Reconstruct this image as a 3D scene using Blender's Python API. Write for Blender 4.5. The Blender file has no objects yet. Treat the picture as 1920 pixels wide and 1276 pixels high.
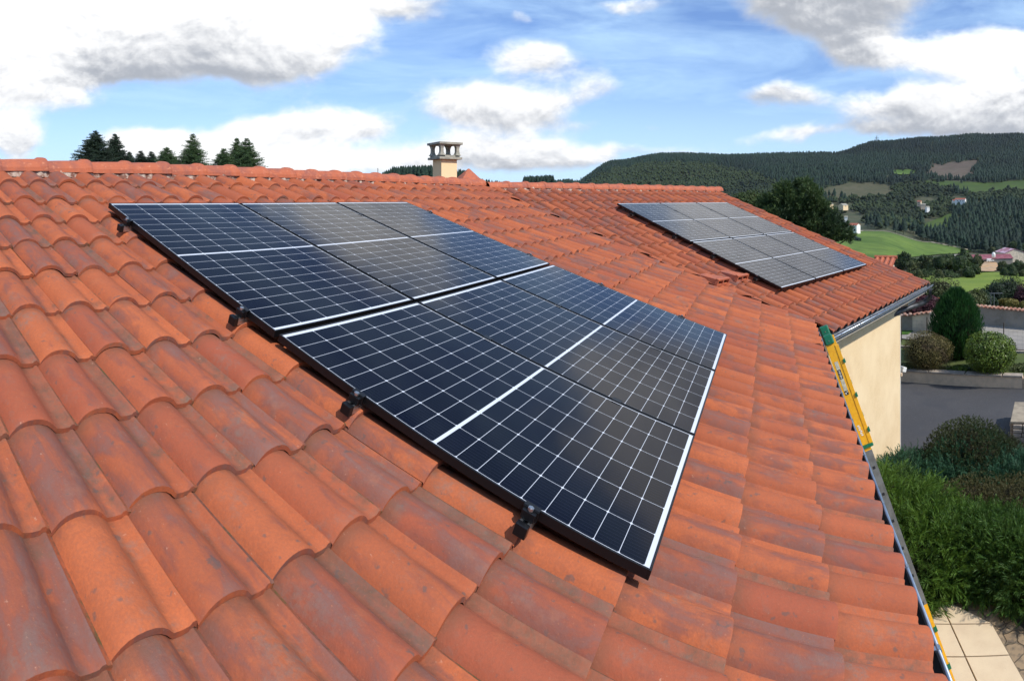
import bpy, bmesh, math, random
import numpy as np
from mathutils import Vector, Matrix
PI = math.pi
S = bpy.context.scene
C = S.collection
R = math.radians
# ------------------------------------------------------------------ camera
F, H0 = 1139.4, 373.2                  # cylindrical panorama: px per radian, horizon row (1920 x 1276 picture)
CAMZ = 5.0
cd = bpy.data.cameras.new('camera'); cam = bpy.data.objects.new('camera', cd); C.objects.link(cam); S.camera = cam
cam.location = (0, 0, CAMZ); cam.rotation_euler = (PI / 2, 0, 0)
cd.type = 'PANO'; cd.panorama_type = 'CENTRAL_CYLINDRICAL'
cd.central_cylindrical_range_u_min = -960 / F; cd.central_cylindrical_range_u_max = 960 / F
cd.central_cylindrical_range_v_min = -(1276 - H0) / F; cd.central_cylindrical_range_v_max = H0 / F
cd.central_cylindrical_radius = 1
cd.clip_start = 0.05; cd.clip_end = 20000
# ------------------------------------------------------------------ light
SUN_AZ, SUN_EL = R(138), R(44)         # compass from +Y clockwise
SUN_STRENGTH, SKY_STRENGTH, EXPOSURE = 3.7, 0.125, 0.24
S.view_settings.view_transform = 'Standard'; S.view_settings.look = 'None'
S.view_settings.exposure = EXPOSURE; S.view_settings.gamma = 1; S.view_settings.use_curve_mapping = False
sl = bpy.data.lights.new('sun', 'SUN'); sl.energy = SUN_STRENGTH; sl.angle = R(1.5); sl.color = (1, .95, .87)
so = bpy.data.objects.new('sun', sl); C.objects.link(so)
sd = Vector((math.sin(SUN_AZ) * math.cos(SUN_EL), math.cos(SUN_AZ) * math.cos(SUN_EL), math.sin(SUN_EL)))
so.rotation_euler = sd.to_track_quat('Z', 'Y').to_euler(); so.location = sd * 50


class NT:
    """small node helper"""
    def __init__(s, tree): s.t = tree; s.L = tree.links
    def n(s, typ, **kw):
        o = s.t.nodes.new(typ)
        for k, v in kw.items(): setattr(o, k, v)
        return o
    def set(s, sock, v):
        if hasattr(v, 'is_output') or isinstance(v, bpy.types.NodeSocket): s.L.new(v, sock)
        elif v is not None: sock.default_value = v
    def m(s, op, a, b=None, c=None, clamp=False):
        o = s.n('ShaderNodeMath', operation=op, use_clamp=clamp)
        for i, v in enumerate((a, b, c)):
            if v is not None: s.set(o.inputs[i], v)
        return o.outputs[0]
    def mr(s, v, a, b, c=0., d=1., typ='LINEAR'):
        o = s.n('ShaderNodeMapRange', interpolation_type=typ, clamp=True)
        for i, x in enumerate((v, a, b, c, d)): s.set(o.inputs[i], x)
        return o.outputs[0]
    def mix(s, f, a, b, bt='MIX'):
        o = s.n('ShaderNodeMix', data_type='RGBA', blend_type=bt)
        s.set(o.inputs[0], f)
        for i, x in ((6, a), (7, b)):
            s.set(o.inputs[i], (*x, 1) if isinstance(x, tuple) and len(x) == 3 else x)
        return o.outputs[2]
    def noise(s, vec, scale, detail=4, rough=.55, dist=0.):
        o = s.n('ShaderNodeTexNoise'); s.set(o.inputs['Vector'], vec)
        o.inputs['Scale'].default_value = scale; o.inputs['Detail'].default_value = detail
        o.inputs['Roughness'].default_value = rough; o.inputs['Distortion'].default_value = dist
        return o.outputs[0]
    def vec(s, x, y, z=0.):
        o = s.n('ShaderNodeCombineXYZ')
        for i, v in enumerate((x, y, z)): s.set(o.inputs[i], v)
        return o.outputs[0]


# ---- world: Nishita sky with cumulus clouds described by direction
W = bpy.data.worlds.new('World'); S.world = W; W.use_nodes = True
# cloud masses: (column px, row px, half width px, half height px, weight, greyness)
BLOBS = [(300, 35, 330, 105, 1.5, .04), (570, 70, 125, 95, 1.3, -.15), (20, 60, 170, 120, 1.3, -.4), (60, 160, 95, 55, 1., -.25), (25, 262, 75, 46, 1.3, .05), (330, 122, 290, 36, .8, .55),
         (530, 243, 130, 38, 1.35, -.1), (690, 235, 70, 32, .8, .1), (290, 262, 150, 34, 1.2, -.5), (520, 305, 260, 40, 1.35, -.25), (60, 330, 200, 26, .8, -.1),
         (890, 200, 140, 56, 1.45, .0), (1005, 205, 90, 40, .9, .1), (1005, 108, 125, 46, .95, .05), (770, 12, 110, 32, .62, .2), (975, 35, 34, 18, .5, .2),
         (940, 290, 210, 38, 1.3, .15), (1110, 168, 85, 36, .62, .2), (1180, 4, 110, 18, .6, .1), (1530, 14, 180, 66, 1.1, .55), (1600, 90, 80, 50, .8, .4), (1250, 285, 240, 22, .6, .1), (1420, 262, 130, 14, .45, .0),
         (1790, 100, 170, 46, 1.15, -.2), (1885, 75, 100, 34, 1., -.3), (1700, 200, 185, 50, 1.05, .2), (1870, 200, 150, 60, 1.25, .3), (1440, 182, 110, 30, .85, .35),
         (1110, 240, 95, 20, .5, .35), (1500, 250, 80, 14, .45, .1), (1225, 236, 40, 12, .4, .3), (1650, 245, 150, 22, .7, .3),
         (820, -150, 280, 130, 1.4, .1), (1600, -110, 330, 130, 1.4, .15), (1600, -260, 240, 60, .5, .5), (2200, 150, 260, 120, 1.1, .2), (-300, 120, 300, 120, 1.1, 0)]
def build_world():
    q = NT(W.node_tree); W.node_tree.nodes.clear()
    out = q.n('ShaderNodeOutputWorld'); bg = q.n('ShaderNodeBackground'); q.L.new(bg.outputs[0], out.inputs[0])
    sky = q.n('ShaderNodeTexSky', sky_type='NISHITA'); sky.sun_disc = False
    sky.sun_elevation = SUN_EL; sky.sun_rotation = SUN_AZ; sky.air_density = 1.0; sky.dust_density = .6; sky.ozone_density = 1.6
    tc = q.n('ShaderNodeTexCoord'); sp = q.n('ShaderNodeSeparateXYZ'); q.L.new(tc.outputs['Generated'], sp.inputs[0])
    x, y, z = sp.outputs
    th = q.m('ARCTAN2', x, y)
    h = q.m('MAXIMUM', q.m('SQRT', q.m('ADD', q.m('MULTIPLY', x, x), q.m('MULTIPLY', y, y))), .12)
    t = q.m('DIVIDE', z, h)
    P = q.vec(th, t)
    wn = q.n('ShaderNodeTexNoise'); q.set(wn.inputs['Vector'], P); wn.inputs['Scale'].default_value = 8; wn.inputs['Detail'].default_value = 4
    wv = q.n('ShaderNodeVectorMath', operation='MULTIPLY_ADD'); q.L.new(wn.outputs['Color'], wv.inputs[0]); wv.inputs[1].default_value = (.10, .06, 0)
    off = q.n('ShaderNodeVectorMath', operation='ADD'); q.L.new(P, off.inputs[0]); off.inputs[1].default_value = (-.05, -.03, 0)
    q.L.new(off.outputs[0], wv.inputs[2]); sq = q.n('ShaderNodeSeparateXYZ'); q.L.new(wv.outputs[0], sq.inputs[0])
    u, v = sq.outputs[0], sq.outputs[1]
    tot, gs = 0., 0.
    for (bx, by, rx, ry, w, gr) in BLOBS:
        a = q.m('MULTIPLY_ADD', u, F / rx, -(bx - 960) / rx); b = q.m('MULTIPLY_ADD', v, F / ry, -(H0 - by) / ry)
        d = q.m('MULTIPLY_ADD', a, a, q.m('MULTIPLY', b, b))
        e = q.m('MULTIPLY', q.m('POWER', 2.718, q.m('MULTIPLY', d, -1.35)), w)
        tot = q.m('ADD', e, tot); gs = q.m('MULTIPLY_ADD', e, q.m('MULTIPLY_ADD', b, -.62, gr), gs)
    st = q.n('ShaderNodeVectorMath', operation='MULTIPLY'); q.L.new(P, st.inputs[0]); st.inputs[1].default_value = (1, 1.5, 1)
    f1 = q.noise(st.outputs[0], 7.5, 10, .60, .2)
    hi = q.mr(t, .42, .8, 0, .22)
    D = q.m('ADD', q.m('ADD', tot, hi), q.m('MULTIPLY', q.m('SUBTRACT', f1, .5), 1.45))
    cov = q.mr(D, .34, .88, 0, 1, 'SMOOTHSTEP')
    grey = q.m('DIVIDE', gs, q.m('MAXIMUM', tot, .08))
    s2 = q.n('ShaderNodeVectorMath', operation='ADD'); q.L.new(st.outputs[0], s2.inputs[0]); s2.inputs[1].default_value = (.004, .016, 0)
    f2 = q.noise(s2.outputs[0], 7.5, 10, .60, .2)
    shd = q.m('ADD', grey, q.m('MULTIPLY', q.m('SUBTRACT', f2, f1), 2.0))
    shd = q.m('ADD', shd, q.m('MULTIPLY', q.m('SUBTRACT', f1, .5), -.9))
    shd = q.mr(shd, -.22, .80, 0, 1, 'SMOOTHSTEP')
    body = q.mix(shd, (7.9, 7.9, 7.9), (3.1, 3.3, 3.7))
    body = q.mix(q.mr(D, .45, .95), q.mix(shd, (6.2, 7.1, 8.2), (4.0, 4.7, 6.0)), body)
    # thin high veil
    vs = q.n('ShaderNodeVectorMath', operation='MULTIPLY'); q.L.new(P, vs.inputs[0]); vs.inputs[1].default_value = (1, 4.2, 1)
    rot = q.n('ShaderNodeMapping'); rot.inputs['Rotation'].default_value = (0, 0, R(-14)); q.L.new(vs.outputs[0], rot.inputs[0])
    ve = q.mr(q.noise(rot.outputs[0], 3.2, 9, .62, .5), .34, .74, 0, .72)
    low = q.mr(t, .0, .26, .70, .02, 'SMOOTHSTEP')
    skc = q.mix(1., sky.outputs[0], (.72, .87, 1.18), 'MULTIPLY')
    veil = q.mix(q.m('MAXIMUM', ve, low), skc, (4.6, 6.6, 8.6))
    col = q.mix(cov, veil, body)
    q.L.new(col, bg.inputs[0]); bg.inputs[1].default_value = SKY_STRENGTH
build_world()

# ------------------------------------------------------------------ helpers
def ray(x, y):
    t = (x - 960) / F; return np.array([math.sin(t), math.cos(t), (H0 - y) / F])
def ground(x, y, z=0.):
    r = ray(x, y); k = (z - CAMZ) / r[2]; return np.array([r[0] * k, r[1] * k, z])
def polar(x, d, z=0.):
    t = (x - 960) / F; return np.array([math.sin(t) * d, math.cos(t) * d, z])
def hgt(y, d): return CAMZ + (H0 - y) / F * d

def tag(o, label=None, cat=None, group=None, kind=None):
    if label: o['label'] = label
    if cat: o['category'] = cat
    if group: o['group'] = group
    if kind: o['kind'] = kind
    return o
def empty(name, loc=(0, 0, 0), label=None, cat=None, group=None):
    o = bpy.data.objects.new(name, None); C.objects.link(o); o.location = loc; o.empty_display_size = .2
    return tag(o, label, cat, group)
class MB:
    def __init__(s): s.v = []; s.f = []; s.uv = []
    def add(s, vs, fs, uvs=None):
        b = len(s.v); s.v.extend([tuple(map(float, v)) for v in vs]); s.f.extend([tuple(i + b for i in f) for f in fs])
        return s
    def frame_box(s, o, ax, ay, az, sx, sy, sz):
        """box centred at o with unit axes"""
        o = np.array(o, float); ax, ay, az = map(np.array, (ax, ay, az)); vs = []
        for k in (-1, 1):
            for j in (-1, 1):
                for i in (-1, 1): vs.append(o + ax * i * sx / 2 + ay * j * sy / 2 + az * k * sz / 2)
        return s.add(vs, [(0, 2, 3, 1), (4, 5, 7, 6), (0, 1, 5, 4), (2, 6, 7, 3), (0, 4, 6, 2), (1, 3, 7, 5)])
    def box(s, x0, y0, z0, x1, y1, z1):
        return s.frame_box(((x0 + x1) / 2, (y0 + y1) / 2, (z0 + z1) / 2), (1, 0, 0), (0, 1, 0), (0, 0, 1), x1 - x0, y1 - y0, z1 - z0)
    def tube(s, pts, rad, n=10, cap=True):
        pts = [np.array(p, float) for p in pts]; rings = []
        rad = [rad] * len(pts) if not hasattr(rad, '__len__') else rad
        for i, p in enumerate(pts):
            d = pts[min(i + 1, len(pts) - 1)] - pts[max(i - 1, 0)]; d = d / np.linalg.norm(d)
            a = np.cross(d, (0, 0, 1.)) if abs(d[2]) < .95 else np.cross(d, (1., 0, 0)); a /= np.linalg.norm(a); b = np.cross(d, a)
            rings.append([p + (a * math.cos(2 * PI * k / n) + b * math.sin(2 * PI * k / n)) * rad[i] for k in range(n)])
        vs = [q for r in rings for q in r]; fs = []
        for i in range(len(pts) - 1):
            for k in range(n): fs.append((i * n + k, i * n + (k + 1) % n, (i + 1) * n + (k + 1) % n, (i + 1) * n + k))
        if cap: fs.append(tuple(range(n))[::-1]); fs.append(tuple((len(pts) - 1) * n + k for k in range(n)))
        return s.add(vs, fs)
    def prism(s, poly, z0, z1):
        n = len(poly); vs = [(p[0], p[1], z0) for p in poly] + [(p[0], p[1], z1) for p in poly]
        return s.add(vs, [tuple(range(n))[::-1], tuple(range(n, 2 * n))] + [(i, (i + 1) % n, n + (i + 1) % n, n + i) for i in range(n)])
    def build(s, name, m, parent=None, smooth=False, bevel=0):
        me = bpy.data.meshes.new(name); me.from_pydata(s.v, [], s.f); me.validate(); me.update()
        bm = bmesh.new(); bm.from_mesh(me); bmesh.ops.recalc_face_normals(bm, faces=bm.faces); bm.to_mesh(me); bm.free()
        if smooth: me.polygons.foreach_set('use_smooth', [True] * len(me.polygons))
        o = bpy.data.objects.new(name, me); C.objects.link(o); me.materials.append(m)
        if parent: o.parent = parent
        if bevel:
            b = o.modifiers.new('bevel', 'BEVEL'); b.width = bevel; b.segments = 2; b.limit_method = 'ANGLE'
        return o
def np_mesh(name, V, Fa, m, parent=None, smooth=False, cols=None, uv=None):
    """V (n,3), Fa (k,3 or 4) fast mesh"""
    V = np.asarray(V, np.float32); Fa = np.asarray(Fa, np.int32); k = Fa.shape[1]
    me = bpy.data.meshes.new(name); me.vertices.add(len(V)); me.vertices.foreach_set('co', V.ravel())
    me.loops.add(Fa.size); me.loops.foreach_set('vertex_index', Fa.ravel())
    me.polygons.add(len(Fa)); me.polygons.foreach_set('loop_start', np.arange(0, Fa.size, k, dtype=np.int32))
    try: me.polygons.foreach_set('loop_total', np.full(len(Fa), k, np.int32))
    except Exception: pass
    if smooth: me.polygons.foreach_set('use_smooth', np.ones(len(Fa), bool))
    if uv is not None:
        l = me.uv_layers.new(name='UVMap'); l.data.foreach_set('uv', np.asarray(uv, np.float32)[Fa.ravel()].ravel())
    if cols is not None:
        a = me.color_attributes.new('tint', 'FLOAT_COLOR', 'POINT'); c = np.ones((len(V), 4), np.float32); c[:, :3] = cols; a.data.foreach_set('color', c.ravel())
    me.update(calc_edges=True); me.materials.append(m)
    o = bpy.data.objects.new(name, me); C.objects.link(o)
    if parent: o.parent = parent
    return o

def mat(name, col, rough=.7, metal=0., noise=None, bump=None, spec=.5, obj=True, coat=0.):
    """noise=(scale, other colour, low, high); bump=(scale, strength, distance)"""
    m = bpy.data.materials.new(name); m.use_nodes = True; q = NT(m.node_tree)
    b = m.node_tree.nodes['Principled BSDF']; b.inputs['Roughness'].default_value = rough; b.inputs['Metallic'].default_value = metal
    b.inputs['Specular IOR Level'].default_value = spec; b.inputs['Coat Weight'].default_value = coat
    tc = q.n('ShaderNodeTexCoord'); P = tc.outputs['Object']
    c = (*col, 1)
    if noise:
        nn = noise if isinstance(noise, list) else [noise]
        for (sc, c2, lo, hi) in nn: c = q.mix(q.mr(q.noise(P, sc, 6, .6), lo, hi), c, c2)
    q.set(b.inputs['Base Color'], c)
    if bump:
        bn = q.n('ShaderNodeBump'); bn.inputs['Strength'].default_value = bump[1]; bn.inputs['Distance'].default_value = bump[2]
        q.L.new(q.noise(P, bump[0], 5, .6), bn.inputs['Height']); q.L.new(bn.outputs[0], b.inputs['Normal'])
    return m

def leaf_mat(name, c1, c2, c3=None, rough=.6, trans=.25, big=1.5):
    """foliage: every leaf its own tint, clumps of lighter and darker growth"""
    m = bpy.data.materials.new(name); m.use_nodes = True; q = NT(m.node_tree)
    b = m.node_tree.nodes['Principled BSDF']; b.inputs['Roughness'].default_value = rough; b.inputs['Specular IOR Level'].default_value = .3
    ge = q.n('ShaderNodeNewGeometry'); tc = q.n('ShaderNodeTexCoord')
    c = q.mix(ge.outputs['Random Per Island'], c1, c2)
    if c3: c = q.mix(q.mr(q.noise(tc.outputs['Object'], big, 3), .48, .66), c, c3)
    q.L.new(c, b.inputs['Base Color'])
    if trans:
        tr = q.n('ShaderNodeBsdfTranslucent'); q.L.new(c, tr.inputs[0]); mx = q.n('ShaderNodeMixShader'); mx.inputs[0].default_value = trans
        q.L.new(b.outputs[0], mx.inputs[1]); q.L.new(tr.outputs[0], mx.inputs[2])
        q.L.new(mx.outputs[0], m.node_tree.nodes['Material Output'].inputs[0])
    return m

# ------------------------------------------------------------------ materials
def tile_material(name, fade=0.):
    m = bpy.data.materials.new(name); m.use_nodes = True; q = NT(m.node_tree)
    b = m.node_tree.nodes['Principled BSDF']; b.inputs['Roughness'].default_value = .78; b.inputs['Specular IOR Level'].default_value = .2
    tc = q.n('ShaderNodeTexCoord'); ge = q.n('ShaderNodeNewGeometry'); uv = q.n('ShaderNodeSeparateXYZ'); q.L.new(tc.outputs['UV'], uv.inputs[0])
    rnd = ge.outputs['Random Per Island']
    P = tc.outputs['Object']
    r2 = q.m('FRACT', q.m('MULTIPLY', rnd, 17.31)); r3 = q.m('FRACT', q.m('MULTIPLY', rnd, 51.7))
    off = q.n('ShaderNodeVectorMath', operation='ADD'); q.L.new(P, off.inputs[0]); q.L.new(q.vec(q.m('MULTIPLY', rnd, 40), q.m('MULTIPLY', r2, 30), r3), off.inputs[1])
    # streaks follow the length of a tile (uv.y)
    suv = q.n('ShaderNodeCombineXYZ'); q.L.new(q.m('MULTIPLY', uv.outputs[0], 2.6), suv.inputs[0]); q.L.new(q.m('MULTIPLY', uv.outputs[1], 1.1), suv.inputs[1]); q.L.new(q.m('MULTIPLY', rnd, 60), suv.inputs[2])
    n1 = q.noise(suv.outputs[0], 1.5, 7, .62, .4)
    n2 = q.noise(off.outputs[0], 9, 8, .66)
    n3 = q.noise(off.outputs[0], 38, 6, .7)
    base = q.mix(r2, (.50, .135, .050), (.36, .095, .042))
    base = q.mix(q.mr(r3, .55, 1.), base, (.34, .086, .045))
    base = q.mix(q.mr(n2, .38, .62, 0, .3), base, (.33, .085, .038))
    n1s = q.m('ADD', q.m('ADD', n1, q.m('MULTIPLY', q.m('SUBTRACT', rnd, .5), .30)), q.m('MULTIPLY', q.m('SUBTRACT', n2, .5), .35))
    c = q.mix(q.m('MULTIPLY', q.mr(n1s, .48, .64), .80), base, (.215, .076, .056))
    c = q.mix(q.m('MULTIPLY', q.mr(n1s, .60, .76), .55), c, (.175, .125, .112))
    c = q.mix(q.m('MULTIPLY', q.mr(n2, .56, .75), .35), c, (.50, .17, .075))
    # grey lichen in the pan beside the roll and thin grime at the head of the tile
    pan = q.m('MULTIPLY', q.mr(uv.outputs[0], .66, .76), q.mr(q.m('ADD', n2, q.m('MULTIPLY', q.m('SUBTRACT', r3, .62), .5)), .46, .62))
    c = q.mix(q.m('MULTIPLY', pan, q.mr(n3, .3, .7, .25, .9)), c, q.mix(q.mr(n2, .45, .62), (.20, .115, .075), (.095, .075, .052)))
    ln = q.m('MULTIPLY', q.mr(q.m('ABSOLUTE', q.m('SUBTRACT', uv.outputs[0], .985)), .05, .0), q.mr(n3, .35, .6))
    c = q.mix(q.m('MULTIPLY', ln, .8), c, (.085, .05, .032))
    hd = q.mr(uv.outputs[1], .27, .08)
    c = q.mix(q.m('MULTIPLY', hd, q.mr(n2, .4, .6, .3, .85)), c, (.17, .075, .045))
    # dirt lodged at the foot of the roll, mottling of the fired clay
    foot = q.m('MULTIPLY', q.mr(q.m('ABSOLUTE', q.m('SUBTRACT', uv.outputs[0], .69)), .07, .0), q.mr(n2, .36, .62))
    c = q.mix(q.m('MULTIPLY', foot, .62), c, (.10, .055, .034))
    n4 = q.noise(off.outputs[0], 110, 5, .7)
    c = q.mix(q.mr(n4, .38, .66, 0, .42), c, (.22, .075, .045)); c = q.mix(q.mr(n4, .60, .72, 0, .35), c, (.55, .22, .11))
    sp = q.m('MULTIPLY', q.mr(n3, .66, .72), .45); c = q.mix(sp, c, (.58, .33, .22))
    dk = q.mr(q.noise(off.outputs[0], 24, 3, .5), .66, .72, 0, .6); c = q.mix(dk, c, (.11, .085, .075))
    lich = q.m('MULTIPLY', q.mr(q.noise(off.outputs[0], 3.4, 9, .72), .55, .68), q.mr(n3, .38, .58)); c = q.mix(q.m('MULTIPLY', lich, .55), c, (.17, .15, .125))
    moss = q.m('MULTIPLY', q.m('MULTIPLY', ln, q.mr(n2, .52, .6)), .8); c = q.mix(moss, c, (.10, .095, .03))
    q.L.new(c, b.inputs['Base Color'])
    bn = q.n('ShaderNodeBump'); bn.inputs['Strength'].default_value = .55; bn.inputs['Distance'].default_value = .005
    q.L.new(q.m('ADD', n3, q.m('MULTIPLY', n2, 1.2)), bn.inputs['Height']); q.L.new(bn.outputs[0], b.inputs['Normal'])
    return m
M = {}
M['tile'] = tile_material('clay_tile')
M['clay'] = mat('clay_plain', (.44, .115, .048), .7, noise=[(7, (.30, .09, .055), .45, .65), (30, (.55, .2, .1), .58, .7)], bump=(60, .3, .003))
M['clay_dull'] = mat('clay_weathered', (.25, .10, .06), .85, noise=(5, (.36, .26, .19), .5, .62))
M['clay_far'] = mat('clay_distant', (.40, .12, .07), .8, noise=(3, (.25, .08, .05), .4, .6))
M['mortar'] = mat('mortar', (.50, .40, .32), .9, noise=(16, (.20, .09, .06), .42, .56), bump=(50, .8, .01))
M['dark'] = mat('bitumen_dark', (.02, .017, .016), .8)
M['render'] = mat('cream_render', (.76, .57, .33), .9, noise=[(45, (.66, .48, .27), .42, .68), (14, (.70, .52, .30), .45, .7), (1.1, (.80, .62, .38), .42, .62)], bump=(140, .9, .006))
M['render2'] = mat('beige_render', (.70, .52, .35), .9, noise=(6, (.56, .42, .29), .4, .65), bump=(80, .6, .004))
M['concrete'] = mat('cast_concrete', (.36, .33, .26), .9, noise=(12, (.22, .21, .17), .4, .65), bump=(70, .6, .004))
M['zinc'] = mat('zinc', (.42, .47, .52), .34, .9, noise=(9, (.30, .34, .40), .4, .65))
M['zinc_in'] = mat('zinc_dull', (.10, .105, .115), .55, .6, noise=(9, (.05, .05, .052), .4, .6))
M['zinc_mid'] = mat('zinc_outer', (.40, .43, .48), .5, .3, noise=(7, (.31, .34, .38), .4, .6))
M['soffit'] = mat('soffit_board', (.34, .30, .25), .8)
M['black'] = mat('black_anodised', (.008, .008, .009), .38, .3)
M['alu'] = mat('aluminium', (.55, .56, .57), .35, .95, noise=(20, (.42, .43, .44), .4, .7))
M['alu_grey'] = mat('aluminium_weathered', (.27, .27, .26), .5, .75, noise=(8, (.19, .19, .18), .4, .6))
M['yellow'] = mat('yellow_fibreglass', (.86, .43, .008), .45, noise=(30, (.74, .33, .006), .45, .7))
M['green_p'] = mat('green_plastic', (.004, .135, .060), .4)
M['white_p'] = mat('white_plastic', (.75, .75, .72), .4)
M['sticker'] = mat('sticker_grey', (.42, .40, .32), .5, noise=(60, (.60, .56, .42), .45, .55))
M['ink'] = mat('black_ink', (.01, .01, .012), .5)
M['bark'] = mat('bark', (.10, .07, .05), .95, bump=(20, .8, .03), noise=(8, (.05, .04, .03), .4, .6))
M['asphalt'] = mat('asphalt', (.046, .044, .046), .85, noise=[(.35, (.060, .057, .058), .4, .65), (60, (.11, .11, .115), .58, .68), (1.2, (.045, .045, .05), .52, .7)], bump=(160, .5, .004))
M['slab'] = mat('cream_paving_slab', (.66, .52, .34), .8, noise=[(4, (.60, .46, .30), .4, .65), (90, (.5, .38, .25), .6, .7)], bump=(120, .3, .002))
M['blockwall'] = mat('concrete_block', (.34, .29, .23), .95, noise=[(1.4, (.22, .19, .15), .4, .65), (9, (.28, .26, .23), .5, .7)], bump=(40, .7, .01))
M['blocklight'] = mat('pale_concrete_block', (.70, .58, .43), .95, noise=[(1.4, (.42, .36, .28), .4, .65)], bump=(40, .7, .01))
M['coping'] = mat('stone_coping', (.40, .33, .26), .9, noise=(5, (.26, .22, .18), .4, .6), bump=(40, .5, .005))
M['white_wall'] = mat('white_house_wall', (.80, .78, .72), .9)
M['barn_roof'] = mat('barn_roof_sheet', (.22, .050, .062), .6, noise=[(.25, (.32, .11, .13), .5, .62), (1.1, (.24, .07, .08), .45, .6)])
M['barn_roof2'] = mat('barn_roof_patched', (.33, .12, .16), .5, noise=[(.16, (.55, .38, .44), .5, .56)])
M['win'] = mat('window_dark', (.02, .022, .025), .15)
M['pale_path'] = mat('pale_track', (.55, .47, .34), .95, noise=(.4, (.35, .31, .2), .45, .6))

def panel_material(W_, H_, name='solar_glass', dust_sheen=.010):
    m = bpy.data.materials.new(name); m.use_nodes = True; q = NT(m.node_tree)
    b = m.node_tree.nodes['Principled BSDF']
    uv = q.n('ShaderNodeUVMap'); uv.uv_map = 'UVMap'
    sp = q.n('ShaderNodeSeparateXYZ'); q.L.new(uv.outputs[0], sp.inputs[0]); x, y = sp.outputs[0], sp.outputs[1]   # metres from the top left corner
    mx, my = .004, .018
    cw = (W_ - 2 * mx) / 6; half = (H_ - 2 * my - .014) / 2; chh = half / 9
    xa = q.m('SUBTRACT', x, mx); fx = q.m('MODULO', xa, cw); dx = q.m('MINIMUM', fx, q.m('SUBTRACT', cw, fx))
    ya = q.m('SUBTRACT', y, my)
    low = q.m('GREATER_THAN', ya, half + .007)
    yb = q.m('SUBTRACT', ya, q.m('MULTIPLY', low, half + .014))
    fy = q.m('MODULO', yb, chh); dy = q.m('MINIMUM', fy, q.m('SUBTRACT', chh, fy))
    gx = q.mr(dx, .0006, .0013, 1, 0); gy = q.mr(dy, .0006, .0013, 1, 0)
    # pseudo square corners on the outer edges of each pair of half cells
    dia = q.mr(q.m('ADD', dx, dy), .0068, .0076, 1, 0)
    out = q.m('MAXIMUM', q.m('LESS_THAN', xa, 0), q.m('GREATER_THAN', xa, 6 * cw))
    out = q.m('MAXIMUM', out, q.m('LESS_THAN', ya, 0)); out = q.m('MAXIMUM', out, q.m('GREATER_THAN', ya, 2 * half + .014))
    gap = q.m('MULTIPLY', q.m('GREATER_THAN', ya, half), q.m('LESS_THAN', ya, half + .014))
    wht = q.m('MAXIMUM', q.m('MAXIMUM', gx, gy), q.m('MAXIMUM', q.m('MAXIMUM', out, gap), dia))
    bb = q.m('MODULO', xa, cw / 10); bus = q.mr(q.m('ABSOLUTE', q.m('SUBTRACT', bb, cw / 20)), .0004, .0009, 1, 0)
    ge = q.n('ShaderNodeObjectInfo')
    cellid = q.n('ShaderNodeTexWhiteNoise', noise_dimensions='3D')
    q.L.new(q.vec(q.m('FLOOR', q.m('DIVIDE', xa, cw)), q.m('FLOOR', q.m('DIVIDE', q.m('ADD', ya, 0), chh)), ge.outputs['Random']), cellid.inputs[0])
    cell = q.mix(cellid.outputs[0], (.0003, .0005, .0040), (.0005, .0007, .0058))
    cell = q.mix(q.m('MULTIPLY', bus, .7), cell, (.022, .024, .040))
    col = q.mix(q.m('MULTIPLY', wht, .95), cell, (.62, .65, .70))
    q.L.new(col, b.inputs['Base Color'])
    tc = q.n('ShaderNodeTexCoord')
    dirt = q.noise(tc.outputs['Object'], 3.5, 6, .6)
    b.inputs['Roughness'].default_value = .5
    b.inputs['Specular IOR Level'].default_value = .0
    b.inputs['Coat Weight'].default_value = 1.0; b.inputs['Coat IOR'].default_value = 1.27
    q.L.new(q.mr(dirt, .3, .7, .06, .11), b.inputs['Coat Roughness'])
    smear_sheen = q.mr(q.noise(tc.outputs['Object'], 1.6, 8, .68, .6), .4, .75, dust_sheen * .4, dust_sheen)  # thin dirt film on near panels, painted sky sheen on far ones
    col2 = q.mix(1., col, q.vec(smear_sheen, smear_sheen, smear_sheen), 'ADD'); q.L.new(col2, b.inputs['Base Color'])
    return m

# ------------------------------------------------------------------ roof geometry (fitted to the photograph)
def basis(az, s):
    e = np.array([math.cos(az), math.sin(az), 0]); d = np.array([math.sin(az) * math.cos(s), -math.cos(az) * math.cos(s), -math.sin(s)])
    n = np.cross(d, e); n = n if n[2] > 0 else -n
    return e, d, n
E1, D1, N1 = basis(1.1463, .3418); E2, D2, N2 = basis(.6259, .3530)
UP = np.array([0, 0, 1.])
GLASS = .15
O1 = np.array([-2.5379, 3.2467, -.0277 + CAMZ]); O2 = np.array([1.8449, 10.5266, -.0698 + CAMZ])
B1 = O1 - N1 * GLASS; B2 = O2 - N2 * GLASS
D1h = D1 * (1, 1, 0); D1h /= np.linalg.norm(D1h); D2h = D2 * (1, 1, 0); D2h /= np.linalg.norm(D2h)
EAVE, RIDGE, COURSE, TW = 4.53, -1.10, .376, .245
def p1(e, d, n=0.): return B1 + E1 * e + D1 * d + N1 * n
def p2(e, d, n=0.): return B2 + E2 * e + D2 * d + N2 * n
# valley line
vd = np.cross(N1, N2); vd /= np.linalg.norm(vd); vd = vd if vd[2] < 0 else -vd
vp = np.linalg.solve(np.array([N1, N2, vd]), np.array([N1 @ B1, N2 @ B2, 0]))
vh = np.array([vd[0], vd[1], 0]); vh /= np.linalg.norm(vh)
vn = np.array([-vh[1], vh[0], 0])                       # horizontal normal of the valley, towards roof 2 after the next line
if vn @ (p2(3, 2) - vp) < 0: vn = -vn

house = empty('house', (0, 0, 0), 'cream rendered house with two wings under an orange clay tiled roof', 'house')

rng = np.random.default_rng(7)
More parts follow.
